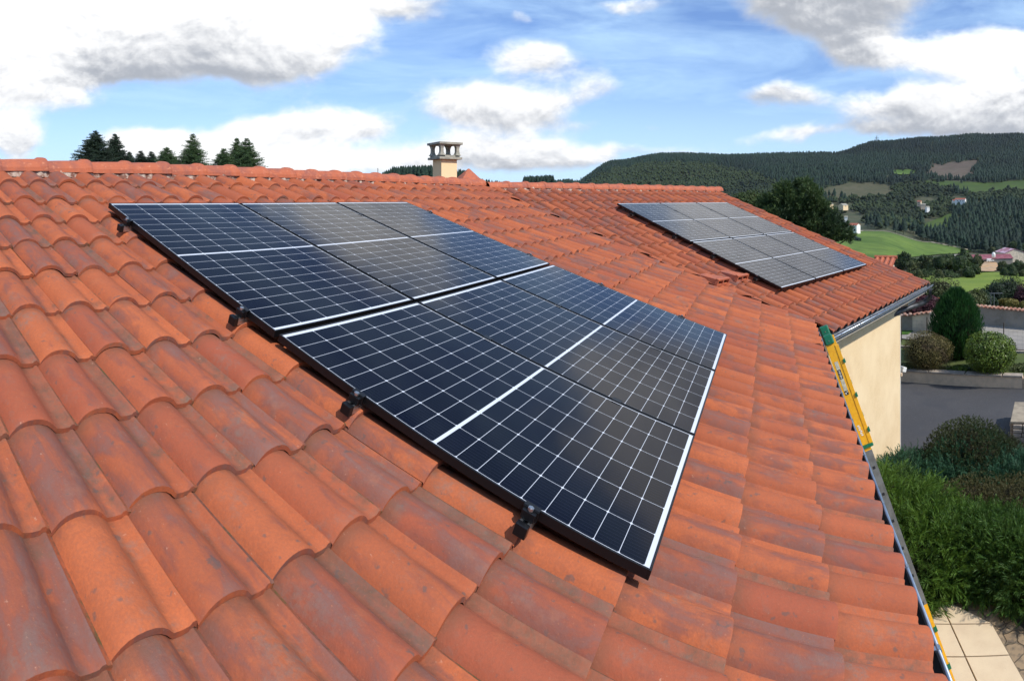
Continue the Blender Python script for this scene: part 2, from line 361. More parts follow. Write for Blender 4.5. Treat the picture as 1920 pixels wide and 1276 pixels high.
# profile across one tile: (e, height)
PROF = [(-.006, .002), (.003, .016), (.016, .032), (.034, .045), (.056, .052), (.080, .0535), (.104, .050), (.126, .041), (.144, .028), (.158, .013), (.166, .006), (.190, .003), (.212, .004), (.219, .012), (.228, .013), (.234, .006), (.245, .004)]
def tile_block(Bf, e_list, d_noses, keep, name, jitter=.0016):
    pe = np.array([a for a, _ in PROF]); ph = np.array([b for _, b in PROF]); n = len(PROF)
    L = COURSE + .035
    ds = np.array([0, -.004, -.05, -.13, -.22, -.31, -L])          # from the nose upwards
    hh = np.array([.0225, .0255, .0225, .0175, .012, .0065, .001]) # tail tucks under the course above
    ph = ph * 1.1
    V = []; UVs = []; Fc = []; k = 0
    for d in d_noses:
        for e in e_list:
            if not keep(e + TW / 2, d - COURSE / 2): continue
            je, jd, jh, jr = rng.normal(0, jitter), rng.normal(0, jitter * 3), abs(rng.normal(0, jitter * 2)), rng.normal(0, .006)
            sc = 1 + rng.normal(0, .015)
            grid = []
            # nose underside lip first: ring at d, lowered by the tile thickness
            rows = [(0, .0225 - .019, .97)] + [(a, b, 1.) for a, b in zip(ds, hh)]
            for (a, b, s_) in rows:
                taper = 1 - .05 * (-a / L)
                loc_e = e + je + pe * 1.0 + jr * a
                loc_h = ph * sc * taper * (s_ if s_ < 1 else 1) + b + jh
                P = Bf(0, 0)[None, :] + 0
                grid.append((loc_e, np.full(n, d + jd + a), loc_h, pe / TW, np.full(n, 1 + a / L)))
            for (ge, gd, gh, u_, v_) in grid:
                V.append(np.c_[ge, gd, gh]); UVs.append(np.c_[u_, v_])
            nr = len(grid)
            idx = k + np.arange(nr * n).reshape(nr, n)
            q = np.stack([idx[:-1, :-1], idx[:-1, 1:], idx[1:, 1:], idx[1:, :-1]], -1).reshape(-1, 4); Fc.append(q)
            k += nr * n
    V = np.concatenate(V); UVs = np.concatenate(UVs); Fc = np.concatenate(Fc)
    o, ex, dx, nx = Bf(0, 0), Bf(1, 0) - Bf(0, 0), Bf(0, 1) - Bf(0, 0), Bf(0, 0, 1) - Bf(0, 0)
    Wd = o + V[:, :1] * ex + V[:, 1:2] * dx + V[:, 2:] * nx
    ob = np_mesh(name, Wd, Fc, M['tile'], house, smooth=True, uv=UVs)
    # crisp nose edge
    bm = bmesh.new(); bm.from_mesh(ob.data); bm.edges.ensure_lookup_table()
    for ed in bm.edges:
        if len(ed.link_faces) == 2 and ed.link_faces[0].normal.angle(ed.link_faces[1].normal, 0) > .9: ed.smooth = False
    bm.to_mesh(ob.data); bm.free()
    return ob
noses = [EAVE - COURSE * k for k in range(15)]
def side(P): return (P - vp) @ vn                              # metres past the valley, towards wing 2
e1s = [-.30 + TW * k for k in range(-13, 34)]
e2s = [4.66 - TW * (k + 1) for k in range(0, 38)]
roof1 = tile_block(p1, e1s, noses, lambda e, d: side(p1(e, d)) < .22, 'roof')
roof2 = tile_block(p2, e2s, noses, lambda e, d: side(p2(e, d)) > -.25, 'roof')
roof1['label'] = 'orange tiled slope of the near wing'; roof2['label'] = 'orange tiled slope of the far wing'
def bisect(o, co, no):
    bm = bmesh.new(); bm.from_mesh(o.data)
    bmesh.ops.bisect_plane(bm, geom=bm.verts[:] + bm.edges[:] + bm.faces[:], plane_co=Vector(co), plane_no=Vector(no), clear_outer=True)
    bm.to_mesh(o.data); bm.free()
bisect(roof2, vp + vn * .015, -vn); bisect(roof1, vp + vn * .12, vn)
def slab(name, quad, m, parent, t=.03):
    b = MB(); q4 = [np.array(q) for q in quad]; b.add(q4 + [q - UP * t for q in q4], [(0, 1, 2, 3), (7, 6, 5, 4), (0, 4, 5, 1), (1, 5, 6, 2), (2, 6, 7, 3), (3, 7, 4, 0)])
    return b.build(name, m, parent)
# dark underlay below the tiles, lead-dark valley trough
vt = lambda D, off=0.: vp + vd * D
def on_valley(z): k = (z - vp[2]) / vd[2]; return vp + vd * k
zr, ze = p1(0, RIDGE)[2], p1(0, EAVE)[2]
va, vb = on_valley(zr), on_valley(ze)
slab('underlay', [p1(-3.4, RIDGE, -.012), va - UP * .012, vb - UP * .012, p1(-3.4, EAVE - .03, -.012)], M['dark'], house)
slab('underlay', [va - UP * .014, p2(4.62, RIDGE, -.012), p2(4.62, EAVE - .03, -.012), vb - UP * .014], M['dark'], house)
g = MB(); pa, pb = va + UP * .01, vb + UP * .01
for s_, e_ in ((-1, E1), (1, E2)):
    g.add([pa, pb, pb + e_ * s_ * .16 + UP * .004, pa + e_ * s_ * .16 + UP * .004], [(0, 1, 2, 3)])
g.build('valley_gutter', M['dark'], house)
# broken mortar along the cut tiles
r_ = random.Random(4)
def mortar_strip(path, wd, up, m, jw=.35, jh=.006, name='mortar'):
    """one continuous irregular fillet along a path of (point, side vector)"""
    b = MB(); V = []
    for p, sd in path:
        w = wd * (1 + r_.uniform(-jw, jw)); h = up + r_.uniform(-jh, jh)
        V += [p - sd * w / 2 - UP * .02, p - sd * w * .4 + UP * h * .8, p + sd * w * .35 + UP * h, p + sd * w / 2 - UP * .02]
    n = len(path); b.add(V, [(4 * i + k, 4 * i + k + 1, 4 * i + k + 5, 4 * i + k + 4) for i in range(n - 1) for k in range(3)]); return b.build(name, m, house)
Lv = np.linalg.norm(vb - va)
mortar_strip([(va + vd * k + vn * (.012 + r_.uniform(-.014, .014)), vn) for k in np.arange(.15, Lv - .05, .05)], .075, .030, mat('mortar_dirty', (.21, .10, .065), .95, noise=(20, (.30, .24, .19), .5, .62), bump=(40, 1., .02)), jw=.5, jh=.014)
# back slopes (beyond the ridges)
def back(B, E, D, e0, e1, name, ln=5.6):
    r0, r1 = B(e0, RIDGE), B(e1, RIDGE); dh = D * (1, 1, 0); dh = dh / np.linalg.norm(dh)
    dn = -dh * math.cos(.345) - UP * math.sin(.345)
    return slab(name, [r0, r1, r1 + dn * ln, r0 + dn * ln], M['clay'], house, .05)
back(p1, E1, D1, -3.4, 6.2, 'back_slope'); back(p2, E2, D2, -2.3, 4.62, 'back_slope')

# ridge tiles
def ridge_run(B, E, D, N, e0, e1, name, rad=.115, step=.40, end=False, tip=0):
    b = MB(); k = e0; r = random.Random(3); dh = D * (1, 1, 0); dh = dh / np.linalg.norm(dh); n = 12
    while k < e1 - .05:
        L = min(step + .05, e1 - k + .03); V = []; j = r.uniform(-.004, .004)
        prof = [(0, 1.10), (.02, 1.13), (.055, 1.13), (.075, 1.0), (L * .6, .98), (L, .93)]
        for (a, s_) in prof:
            for i in range(n + 1):
                t = PI * i / n; x = math.cos(t) * rad * s_ * 1.12; z = math.sin(t) ** .85 * rad * s_ * .92
                V.append(B(k + L - a, RIDGE) + dh * x + UP * (z + .028 + j - .006 * a / L) )
        for i in range(n + 1):
            t = PI * i / n; V.append(B(k + L, RIDGE) + dh * math.cos(t) * rad * 1.0 + UP * (math.sin(t) ** .85 * rad * .9 + .02 + j))
        m_ = n + 1; fs = [(a * m_ + i, a * m_ + i + 1, (a + 1) * m_ + i + 1, (a + 1) * m_ + i) for a in range(len(prof) - 1) for i in range(n)]
        o_ = len(prof) * m_
        fs += [(i, o_ + i, o_ + i + 1, i + 1) for i in range(n)]
        b.add(V, fs); k += step
    if end:
        c = B(e1 + .0, RIDGE) + UP * .028; V = [c]; m_ = 10
        for ring, (a, s_) in enumerate(((0., 1.), (.03, .85), (.05, .5))):
            for i in range(m_ + 1):
                t = PI * i / m_; V.append(B(e1 + a, RIDGE) + UP * .028 + dh * math.cos(t) * rad * 1.1 * s_ + UP * math.sin(t) * rad * .92 * s_)
        fs = [(1 + a * 11 + i, 2 + a * 11 + i, 13 + a * 11 - 1 + i + 0, 12 + a * 11 + i) for a in range(2) for i in range(10)]
        fs += [(0, 23 + i, 24 + i) for i in range(10)]
        b.add(V, fs)
    return b.build(name, M['clay'], house, smooth=False)
jx = (va - B1) @ E1                                             # where the ridges meet
ridge_run(p1, E1, D1, N1, -3.3, jx + .05, 'ridge_tiles')['label'] = 'ridge tiles of the near wing'
ej = (va - B2) @ E2
ridge_run(p2, E2, D2, N2, ej + .12, 4.66, 'ridge_tiles', end=True)['label'] = 'ridge tiles of the far wing'
# mortar bed under the ridge tiles
for (B, D, e0, e1) in ((p1, D1, -3.3, jx), (p2, D2, ej + .1, 4.6)):
    dh = D * (1, 1, 0); dh /= np.linalg.norm(dh)
    mortar_strip([(B(k, RIDGE) + dh * (.098 + r_.uniform(-.012, .008)), dh) for k in np.arange(e0, e1, .035)], .05, .034, M['mortar'], jh=.012)
# hipped piece where the two ridges meet
jp = p1(jx - .12, RIDGE)
b = MB()
w = .30
b.add([jp + E1 * -w - D1h * .1 + UP * .05, jp + E1 * w * .9 + D1h * .14 + UP * .02, jp + E2 * w * 1.1 - D2h * .25 + UP * .05, jp - E1 * w * .2 - D1h * .45 + UP * .05, jp + UP * .33 - D1h * .12 + E1 * .04], [(0, 1, 4), (1, 2, 4), (2, 3, 4), (3, 0, 4), (3, 2, 1, 0)])
b.build('ridge_cap', M['clay'], house, bevel=.015)
# rake of the far wing
b = MB(); b.frame_box((p2(4.66, RIDGE) + p2(4.66, EAVE)) / 2 - UP * .05, D2, E2, N2, EAVE - RIDGE, .03, .12); b.build('barge_board', M['soffit'], house)

# gutters
def gutter(B, D, E, e0, e1, joints, label):
    dh = D * (1, 1, 0); dh = dh / np.linalg.norm(dh); z0 = B(0, EAVE)[2] - .030; rad = .055
    base = lambda e: B(e, EAVE) * (1, 1, 0) + dh * .004 + UP * z0
    b = MB(); n = 12; V = []
    for e in (e0, e1):
        for k in range(n + 1):
            t = PI + PI * k / n; V.append(base(e) + dh * math.cos(t) * rad + UP * math.sin(t) * rad)
        for k in range(n + 1):
            t = PI + PI * k / n; V.append(base(e) + dh * math.cos(t) * (rad - .003) + UP * math.sin(t) * (rad - .003))
    m_ = 2 * (n + 1)
    fs = [(k, k + 1, m_ + k + 1, m_ + k) for k in range(n)] + [(n + 1 + k, m_ + n + 1 + k, m_ + n + 2 + k, n + 2 + k) for k in range(n)]
    b.add(V, fs); g = b.build('gutter', M['zinc_mid'], house, smooth=True); g['label'] = label
    b = MB(); V = []
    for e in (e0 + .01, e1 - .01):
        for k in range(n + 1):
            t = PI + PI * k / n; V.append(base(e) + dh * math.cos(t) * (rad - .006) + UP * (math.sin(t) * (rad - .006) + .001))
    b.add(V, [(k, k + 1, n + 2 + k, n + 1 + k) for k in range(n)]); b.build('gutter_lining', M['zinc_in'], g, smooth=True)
    b = MB(); b.tube([base(e0) + dh * (rad + .004) + UP * .004, base(e1) + dh * (rad + .004) + UP * .004], .0105, 10); b.build('bead', M['zinc'], g, smooth=True)
    for e in joints:
        b = MB(); V = []
        for de in (-.014, .014):
            for k in range(n + 1):
                t = PI + PI * k / n; V.append(base(e + de) + dh * math.cos(t) * (rad + .003) + UP * math.sin(t) * (rad + .003))
        b.add(V, [(k, k + 1, n + 2 + k, n + 1 + k) for k in range(n)])
        b.tube([base(e - .014) + dh * (rad + .004) + UP * .004, base(e + .014) + dh * (rad + .004) + UP * .004], .0135, 10)
        b.frame_box(base(e) + UP * .012, dh, B(1, 0) - B(0, 0), UP, 2 * rad, .022, .003)
        b.build('bracket', M['zinc'], g)
    return g
e_v1 = (vb - B1) @ E1; e_v2 = (vb - B2) @ E2
gutter(p1, D1, E1, -1.2, e_v1 + .02, [-.2, .31, .84, 1.45, 2.1, 2.75, 3.4, 4.1, 4.8, 5.5], 'zinc gutter along the near eave')
gutter(p2, D2, E2, e_v2 - .02, 4.72, [-.2, .5, 1.2, 1.9, 2.6, 3.3, 4.0], 'zinc gutter along the far eave')
# fascia and soffit
for (B, D, E, e0, e1) in ((p1, D1, E1, -3.2, e_v1), (p2, D2, E2, e_v2, 4.6)):
    dh = D * (1, 1, 0); dh = dh / np.linalg.norm(dh)
    c = (B(e0, EAVE) + B(e1, EAVE)) / 2
    b = MB(); b.frame_box(c - dh * .05 - UP * .085, E, dh, UP, e1 - e0, .025, .10); b.build('fascia', M['zinc_mid'], house)
    b = MB(); b.frame_box(c - dh * .24 - UP * .155, E, dh, UP, e1 - e0, .40, .02); b.build('soffit', M['soffit'], house)
# walls: wing 2 (seen) and wing 1 (below the eave)
def e_at_px(B, d, px, inset):
    lo, hi = -1., 5.
    for _ in range(40):
        m_ = (lo + hi) / 2; P = B(m_, d) - D2h * inset
        if 960 + F * math.atan2(P[0], P[1]) < px: lo = m_
        else: hi = m_
    return m_
INS = .40
ec = e_at_px(p2, EAVE, 1688, INS)
w2a = p2(e_v2 - .3, EAVE) * (1, 1, 0) - D2h * INS; w2b = p2(ec, EAVE) * (1, 1, 0) - D2h * INS
zt = p2(0, EAVE)[2] - .166
b = MB(); bk = -D2h * 9.5
b.prism([w2a, w2b, w2b + bk, w2a + bk], -.3, zt); wl = b.build('wall', M['render'], house); wl['label'] = 'cream rendered wall of the far wing'
b = MB(); b.frame_box((w2b * (1, 1, 0)) + UP * 1.5 + D2h * .002 + E2 * -.004, E2, D2h, UP, .02, .012, 3.1); b.build('corner_bead', M['white_p'], house)
w1a = p1(-3.2, EAVE) * (1, 1, 0) - D1h * INS; w1b = p1(e_v1, EAVE) * (1, 1, 0) - D1h * INS
b = MB(); b.prism([w1a, w1b, w1b - D1h * 9.5, w1a - D1h * 9.5], -.3, p1(0, EAVE)[2] - .20); b.build('wall', M['render'], house)['label'] = 'cream rendered wall below the near eave'
# porch beam and downpipe past the corner
bz = p2(0, EAVE)[2] - .27
b = MB(); ba = p2(ec, EAVE) * (1, 1, 0) - D2h * .30 + UP * bz; bb_ = p2(4.45, EAVE) * (1, 1, 0) - D2h * .30 + UP * bz
b.frame_box((ba + bb_) / 2, E2, D2h, UP, np.linalg.norm(bb_ - ba), .12, .16); b.build('porch_beam', M['soffit'], house)
dp = p2(4.5, EAVE) * (1, 1, 0) + D2h * .06 + UP * (p2(0, EAVE)[2] - .08)
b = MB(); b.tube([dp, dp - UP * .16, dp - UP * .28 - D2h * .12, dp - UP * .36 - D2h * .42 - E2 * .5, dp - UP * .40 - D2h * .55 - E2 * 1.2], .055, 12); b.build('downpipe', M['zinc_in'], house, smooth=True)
# floodlight at the corner
lp = w2b + UP * hgt(733, 10.9) - E2 * .0 + D2h * .0
fx_ = E2
b = MB(); b.frame_box(lp + fx_ * .03 - UP * .06, fx_, D2h, UP, .07, .06, .07); b.tube([lp + fx_ * .03 - UP * .05, lp + fx_ * .10 - UP * .02], .02, 8)
fl = b.build('floodlight', M['render2'], house, bevel=.006); fl['label'] = 'small white floodlight on the wall corner'
b = MB(); dirf = fx_ * .75 + D2h * .5 - UP * .3; dirf /= np.linalg.norm(dirf); sx = np.cross(dirf, UP); sx /= np.linalg.norm(sx); sy = np.cross(sx, dirf)
b.frame_box(lp + fx_ * .11 + UP * .025 + D2h * .02, dirf, sx, sy, .09, .13, .10); b.build('lamp_head', M['white_p'], fl, bevel=.01)

# chimney behind the ridge
chd = 13.2; cc = polar(834, chd); a_ = chd * .0291
zb, zt_ = hgt(352, chd) - 1.6, hgt(300, chd)
b = MB(); b.frame_box((cc[0], cc[1], (zb + zt_) / 2), E2, D2h, UP, a_, a_, zt_ - zb)
M['chim'] = mat('chimney_render', (.80, .58, .33), .9, bump=(90, .5, .004))
ch = b.build('chimney', M['chim'], house)
b = MB(); s2 = a_ * 1.44
b.frame_box((cc[0], cc[1], zt_ + .03), E2, D2h, UP, s2, s2, .05); b.frame_box((cc[0], cc[1], zt_ + .07), E2, D2h, UP, s2 * .86, s2 * .86, .05)
ztop = hgt(270, chd)
b.frame_box((cc[0], cc[1], ztop), E2, D2h, UP, s2 * 1.04, s2 * 1.04, .05)
for i in (-1, 1):
    for j in (-1, 1):
        c0 = np.array([cc[0], cc[1], 0]) + E2 * i * s2 * .35 + D2h * j * s2 * .35; z0_, z1_ = zt_ + .09, ztop - .02
        V = []; fr = [(0, .095), (.12, .07), (.3, .052), (.62, .05), (.82, .062), (1, .085)]
        for (t, w_) in fr:
            for (sx_, sy_) in ((-1, -1), (1, -1), (1, 1), (-1, 1)): V.append(c0 + E2 * sx_ * w_ * .9 * (.5 / .5) * .8 + D2h * sy_ * w_ * .8 + UP * (z0_ + (z1_ - z0_) * t))
        b.add(V, [(r * 4 + k, r * 4 + (k + 1) % 4, r * 4 + 4 + (k + 1) % 4, r * 4 + 4 + k) for r in range(len(fr) - 1) for k in range(4)])
b.build('chimney_cap', M['concrete'], ch, bevel=.006)

# two ventilation tiles on the far wing
def vent_tile(e, d):
    b = MB(); w_, h_, L = .30, .085, .36
    def P(x, y, z): return p2(e + x, d - y, .075 + z)
    # outer shell rising from the tile and open front with a mullion
    T = .018
    V = [P(0, 0, 0), P(w_, 0, 0), P(w_ * .93, 0, h_), P(w_ * .07, 0, h_), P(.04, L, -.02), P(w_ - .04, L, -.02), P(w_ - .06, L, .0), P(.06, L, .0)]
    b.add(V, [(3, 2, 6, 7), (0, 3, 7, 4), (2, 1, 5, 6), (0, 4, 5, 1)])
    for (x0, x1, z0, z1) in ((0, w_, -.012, T * .7), (.015, w_ - .015, h_ - T, h_ + .004)): b.add([P(x0, -.012, z0), P(x1, -.012, z0), P(x1, -.012, z1), P(x0, -.012, z1), P(x0, .03, z0), P(x1, .03, z0), P(x1, .03, z1), P(x0, .03, z1)], [(0, 1, 2, 3), (4, 7, 6, 5), (0, 4, 5, 1), (1, 5, 6, 2), (2, 6, 7, 3), (3, 7, 4, 0)])
    for (xa, xb) in ((0., .018), (w_ / 2 - .014, w_ / 2 - .010), (w_ - .022, w_ - .018)):
        b.add([P(xa, -.010, 0), P(xa + .026, -.010, 0), P(xb + .026, -.010, h_), P(xb, -.010, h_), P(xa, .028, 0), P(xa + .026, .028, 0), P(xb + .026, .028, h_), P(xb, .028, h_)], [(0, 1, 2, 3), (4, 7, 6, 5), (0, 4, 5, 1), (1, 5, 6, 2), (2, 6, 7, 3), (3, 7, 4, 0)])
    o = b.build('vent_tile', M['clay'], house); o['label'] = 'raised clay ventilation tile with two front openings'
    b = MB(); b.add([P(.02, .05, .0), P(w_ - .02, .05, .0), P(w_ - .03, .05, h_ - .008), P(.03, .05, h_ - .008)], [(0, 1, 2, 3)]); b.build('opening', M['dark'], o)
vent_tile(-.95, 2.97); vent_tile(-.46, 2.97)

# ------------------------------------------------------------------ solar arrays
PW, PH, PT = 1.134, 1.722, .035
PM = panel_material(PW - .018, PH - .018, dust_sheen=.0012)
PM_SHEEN = panel_material(PW - .018, PH - .018, 'solar_glass_sheen', .060)  # far array: pale sky reflection painted into the cell colour
def build_panel():
    root = empty('solar_panel')
    l = .009
    # panel space: x along the eave, y down the slope, z up
    b = MB()
    b.box(0, 0, -PT, PW, l, 0); b.box(0, PH - l, -PT, PW, PH, 0); b.box(0, l, -PT, l, PH - l, 0); b.box(PW - l, l, -PT, PW, PH - l, 0)
    fr = b.build('frame', M['black'], root, bevel=.0012)
    V = [(l, l, -.0025), (PW - l, l, -.0025), (PW - l, PH - l, -.0025), (l, PH - l, -.0025)]
    g_ = np_mesh('glass', V, [(0, 1, 2, 3)], PM, root, uv=[(0, 0), (PW - 2 * l, 0), (PW - 2 * l, PH - 2 * l), (0, PH - 2 * l)])
    bs = MB(); bs.box(l, l, -.012, PW - l, PH - l, -.008); bs.build('backsheet', M['dark'], root)
    return root
def axes_matrix(o, e, d):
    n = np.cross(e, d); m = Matrix(((e[0], d[0], n[0], o[0]), (e[1], d[1], n[1], o[1]), (e[2], d[2], n[2], o[2]), (0, 0, 0, 1))); return m
# e x d points into the roof, so mirror the panel: use y = d and z = N
def roof_matrix(o, e, d, n): return Matrix(((e[0], d[0], n[0], o[0]), (e[1], d[1], n[1], o[1]), (e[2], d[2], n[2], o[2]), (0, 0, 0, 1)))
def copy_tree(o, parent=None):
    c = o.copy(); C.objects.link(c)
    if parent: c.parent = parent; c.matrix_parent_inverse = o.matrix_parent_inverse.copy()
    for ch_ in [x for x in S.objects if x.parent == o]: copy_tree(ch_, c)
    return c
# the frame (E, D, N) is left handed; build with x running against E instead: x' = -E
proto = build_panel()
NAMES_C = ['left-hand', 'middle', 'right-hand']
sps = []
for ai, (O, E, D, N, nm, look) in enumerate(((O1, E1, D1, N1, 'near', 'deep blue'), (O2, E2, D2, N2, 'far', 'pale grey reflecting'))):
    for row in range(2):
        for col in range(3):
            o = proto if not sps else copy_tree(proto); sps.append(o)
            e1_ = col * (PW + .02) + PW; corner = O + E * e1_ + D * (row * (PH + .03))
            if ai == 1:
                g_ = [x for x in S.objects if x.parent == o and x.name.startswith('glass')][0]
                if row == 0 and col == 0: g_.data = g_.data.copy(); g_.data.materials[0] = PM_SHEEN; far_glass = g_.data
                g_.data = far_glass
            jt = rng.normal(0, .0012, 2)
            Nn = N + E * jt[0] + D * jt[1]; Nn /= np.linalg.norm(Nn)
            Ee = E - Nn * (E @ Nn); Ee /= np.linalg.norm(Ee); Dd = np.cross(Nn, -Ee); 
            o.matrix_world = roof_matrix(corner, -Ee, Dd, Nn)
            rn = 'upper' if row == 0 else 'lower'
            where = {(0, 0): 'at the upper left corner', (0, 1): 'in the middle of the top row', (0, 2): 'at the upper far corner',
                     (1, 0): 'at the lower near corner', (1, 1): 'in the middle of the bottom row', (1, 2): 'at the lower far corner'}[(row, col)]
            tag(o, f'{look} solar panel {where} of the {nm} array', 'solar panel', 'solar panels mounted on the tiled roof')

def rail(O, E, D, N, d, label):
    """mounting rail under the panels; local x = -E"""
    root = empty('mounting_rail', (0, 0, 0), label, 'mounting rail', 'mounting rails under the solar panels')
    L0, L1 = -.055, 3 * PW + .04 + .05
    def P(e, dd, n): return O + E * e + D * (d + dd) + N * n
    root.location = tuple(P(0, 0, -.06)); off = -Vector(root.location)
    def bld(b, name, m, par, bev=0):
        o = b.build(name, m, par, bevel=bev)
        if par is root: o.location = off
        return o
    b = MB(); cz = -PT - .019
    b.frame_box(P((L0 + L1) / 2, 0, cz - .006), E, D, N, L1 - L0, .040, .024); b.frame_box(P((L0 + L1) / 2, -.014, cz + .012), E, D, N, L1 - L0, .010, .012); b.frame_box(P((L0 + L1) / 2, .014, cz + .012), E, D, N, L1 - L0, .010, .012)
    bld(b, 'rail', M['alu'], root)
    for e_ in (L0 - .006, L1 + .006):
        b = MB(); b.frame_box(P(e_, 0, cz), E, D, N, .026, .046, .044); bld(b, 'end_cap', M['black'], root, .003)
    for e_, sgn in ((-.014, 1), (3 * PW + .054, -1)):
        b = MB(); b.frame_box(P(e_, 0, -PT / 2 + .0), E, D, N, .008, .06, PT + .004); b.frame_box(P(e_ + sgn * .010, 0, .003), E, D, N, .024, .06, .004); b.frame_box(P(e_ - sgn * .012, 0, -.018), E, D, N, .020, .05, .030)
        cl = bld(b, 'end_clamp', M['black'], root, .0015)
        b = MB(); b.tube([P(e_ - sgn * .010, 0, -.03), P(e_ - sgn * .010, 0, .012)], .0075, 8); b.tube([P(e_ - sgn * .010, 0, .0), P(e_ - sgn * .010, 0, .010)], .011, 6); b.build('bolt', M['alu'], cl)
    for c_ in (1, 2):
        b = MB(); e_ = c_ * (PW + .02) - .010; b.frame_box(P(e_, 0, .0025), E, D, N, .038, .05, .004); cl = bld(b, 'mid_clamp', M['black'], root)
    for e_ in (.35, 1.45, 2.55, 3.2):
        b = MB(); b.frame_box(P(e_, .03, -.10), E, D, N, .035, .006, .09); b.frame_box(P(e_, .0, -.142 + .06), E, D, N, .05, .08, .006); bld(b, 'roof_hook', M['alu_grey'], root)
for (O, E, D, N, nm, ds_) in ((O1, E1, D1, N1, 'near', (.31, 1.50, 2.25, 3.04)), (O2, E2, D2, N2, 'far', (.42, 1.42, 2.22, 3.04))):
    for d, w_ in zip(ds_, ('topmost', 'second from the top', 'third from the top', 'lowest')):
        rail(O, E, D, N, d, f'{w_} aluminium rail with black clamp under the {nm} solar array')

# ------------------------------------------------------------------ ladder
T_ = np.array([3.35, 5.82, -1.58 + CAMZ]); Bt = np.array([4.06, 4.52, 0.0])
Ld = Bt - T_; LL = np.linalg.norm(Ld); Ld /= LL
Wd = E1.copy(); Dd_ = np.cross(Ld, Wd); Dd_ /= np.linalg.norm(Dd_); Dd_ = Dd_ if Dd_ @ D1h > 0 else -Dd_
lad = empty('ladder', tuple(Bt), 'yellow fibreglass and grey aluminium extension ladder leaning on the zinc gutter', 'ladder')
lofs = -Vector(lad.location)
def lbuild(b, name, m, par=None, bev=0):
    o = b.build(name, m, par or lad, bevel=bev)
    if par is None: o.location = lofs
    return o
LWd = .46
def LP(s, w=0., d=0.): return T_ + Ld * s + Wd * w + Dd_ * d
s_y1, s_g = 1.20, 2.80
for wi, w_ in enumerate((0., LWd)):
    # channel stile: web faces the camera, flanges fold back
    for (s0, s1, m, nm, dep, d0) in ((-.02, s_y1, 'yellow', 'stile', .092, 0.), (s_y1, s_g, 'alu_grey', 'lower_stile', .088, .004), (s_g, LL, 'yellow', 'foot_stile', .085, .006)):
        b = MB(); sg = 1
        b.frame_box(LP((s0 + s1) / 2, w_, d0), Ld, Wd, Dd_, s1 - s0, .006, dep)
        for f_ in (-1, 1): b.frame_box(LP((s0 + s1) / 2, w_ + .014, d0 + f_ * (dep / 2 - .003)), Ld, Wd, Dd_, s1 - s0 - .002, .026, .006)
        o = lbuild(b, nm, M[m])
    b = MB(); b.frame_box(LP(s_y1 / 2 + .0, w_ + .006, .064), Ld, Wd, Dd_, s_y1 - .10, .030, .040); o = lbuild(b, 'outer_stile', M['yellow'], None, .002)
    b = MB(); b.frame_box(LP(-.03, w_ + .004, .0), Ld, Wd, Dd_, .11, .055, .106); cap = lbuild(b, 'end_cap', M['green_p'], None, .015)
    b = MB(); b.tube([LP(-.02, w_ - .024, 0), LP(-.02, w_ - .029, 0)], .007, 10); b.build('rivet', M['alu'], cap)
    for s_ in (.24, .62, 1.0):
        b = MB(); b.frame_box(LP(s_, w_ + .002, .086), Ld, Wd, Dd_, .04, .045, .028); lbuild(b, 'bracket', M['green_p'], None, .003)
    for s_ in (s_g + .25, s_g + .62, s_g + .9):
        if s_ < LL: b = MB(); b.frame_box(LP(s_, w_ - .002, .04), Ld, Wd, Dd_, .045, .03, .035); lbuild(b, 'bracket', M['green_p'], None, .003)
    b = MB(); b.frame_box(LP(s_y1 - .05, w_ + .0, .02), Ld, Wd, Dd_, .035, .05, .125); lbuild(b, 'guide_clip', M['green_p'], None, .010)
for k in range(1, 14):
    s_ = .28 * k - .02
    if s_ > LL - .1: break
    b = MB(); b.frame_box(LP(s_, LWd / 2, .0), Ld, Wd, Dd_, .03, LWd - .01, .03); lbuild(b, 'rung', M['alu_grey'])
    if s_ > s_y1:
        b = MB(); b.frame_box(LP(s_, -.004, .004), Ld, Wd, Dd_, .028, .003, .028); lbuild(b, 'rung_end', M['ink'])
# stickers with lettering on the near stile
b = MB(); b.frame_box(LP(.40, -.0045, -.004), Ld, Wd, Dd_, .36, .0015, .040); stk = lbuild(b, 'label_plate', M['sticker'])
def piece(nm, s_, wv, dd, l, t_, w0, m, par=None):
    b = MB(); b.frame_box(LP(s_, wv, dd), Ld, Wd, Dd_, l, t_, w0); return lbuild(b, nm, m, par)
piece('print', .36, -.0062, -.004, .10, .001, .036, M['ink'], stk); piece('print', .565, -.0062, -.004, .045, .001, .038, M['ink'], stk)
for (s_, w0) in ((.325, .012), (.342, .02), (.36, .014), (.378, .022), (.396, .016)): piece('letter', s_, -.0072, -.004, .009, .001, w0, M['white_p'], stk)
for (s_, dd) in ((.555, .004), (.572, -.010), (.566, -.016)): piece('letter', s_, -.0072, dd, .014, .001, .008, M['white_p'], stk)
for i, (s_, dd) in enumerate(((.93, -.006), (.95, .0), (.97, -.004), (.99, .006), (1.01, .0), (1.03, .004))): piece('letter', s_, -.0045, dd, .013, .0015, .022, M['white_p'])

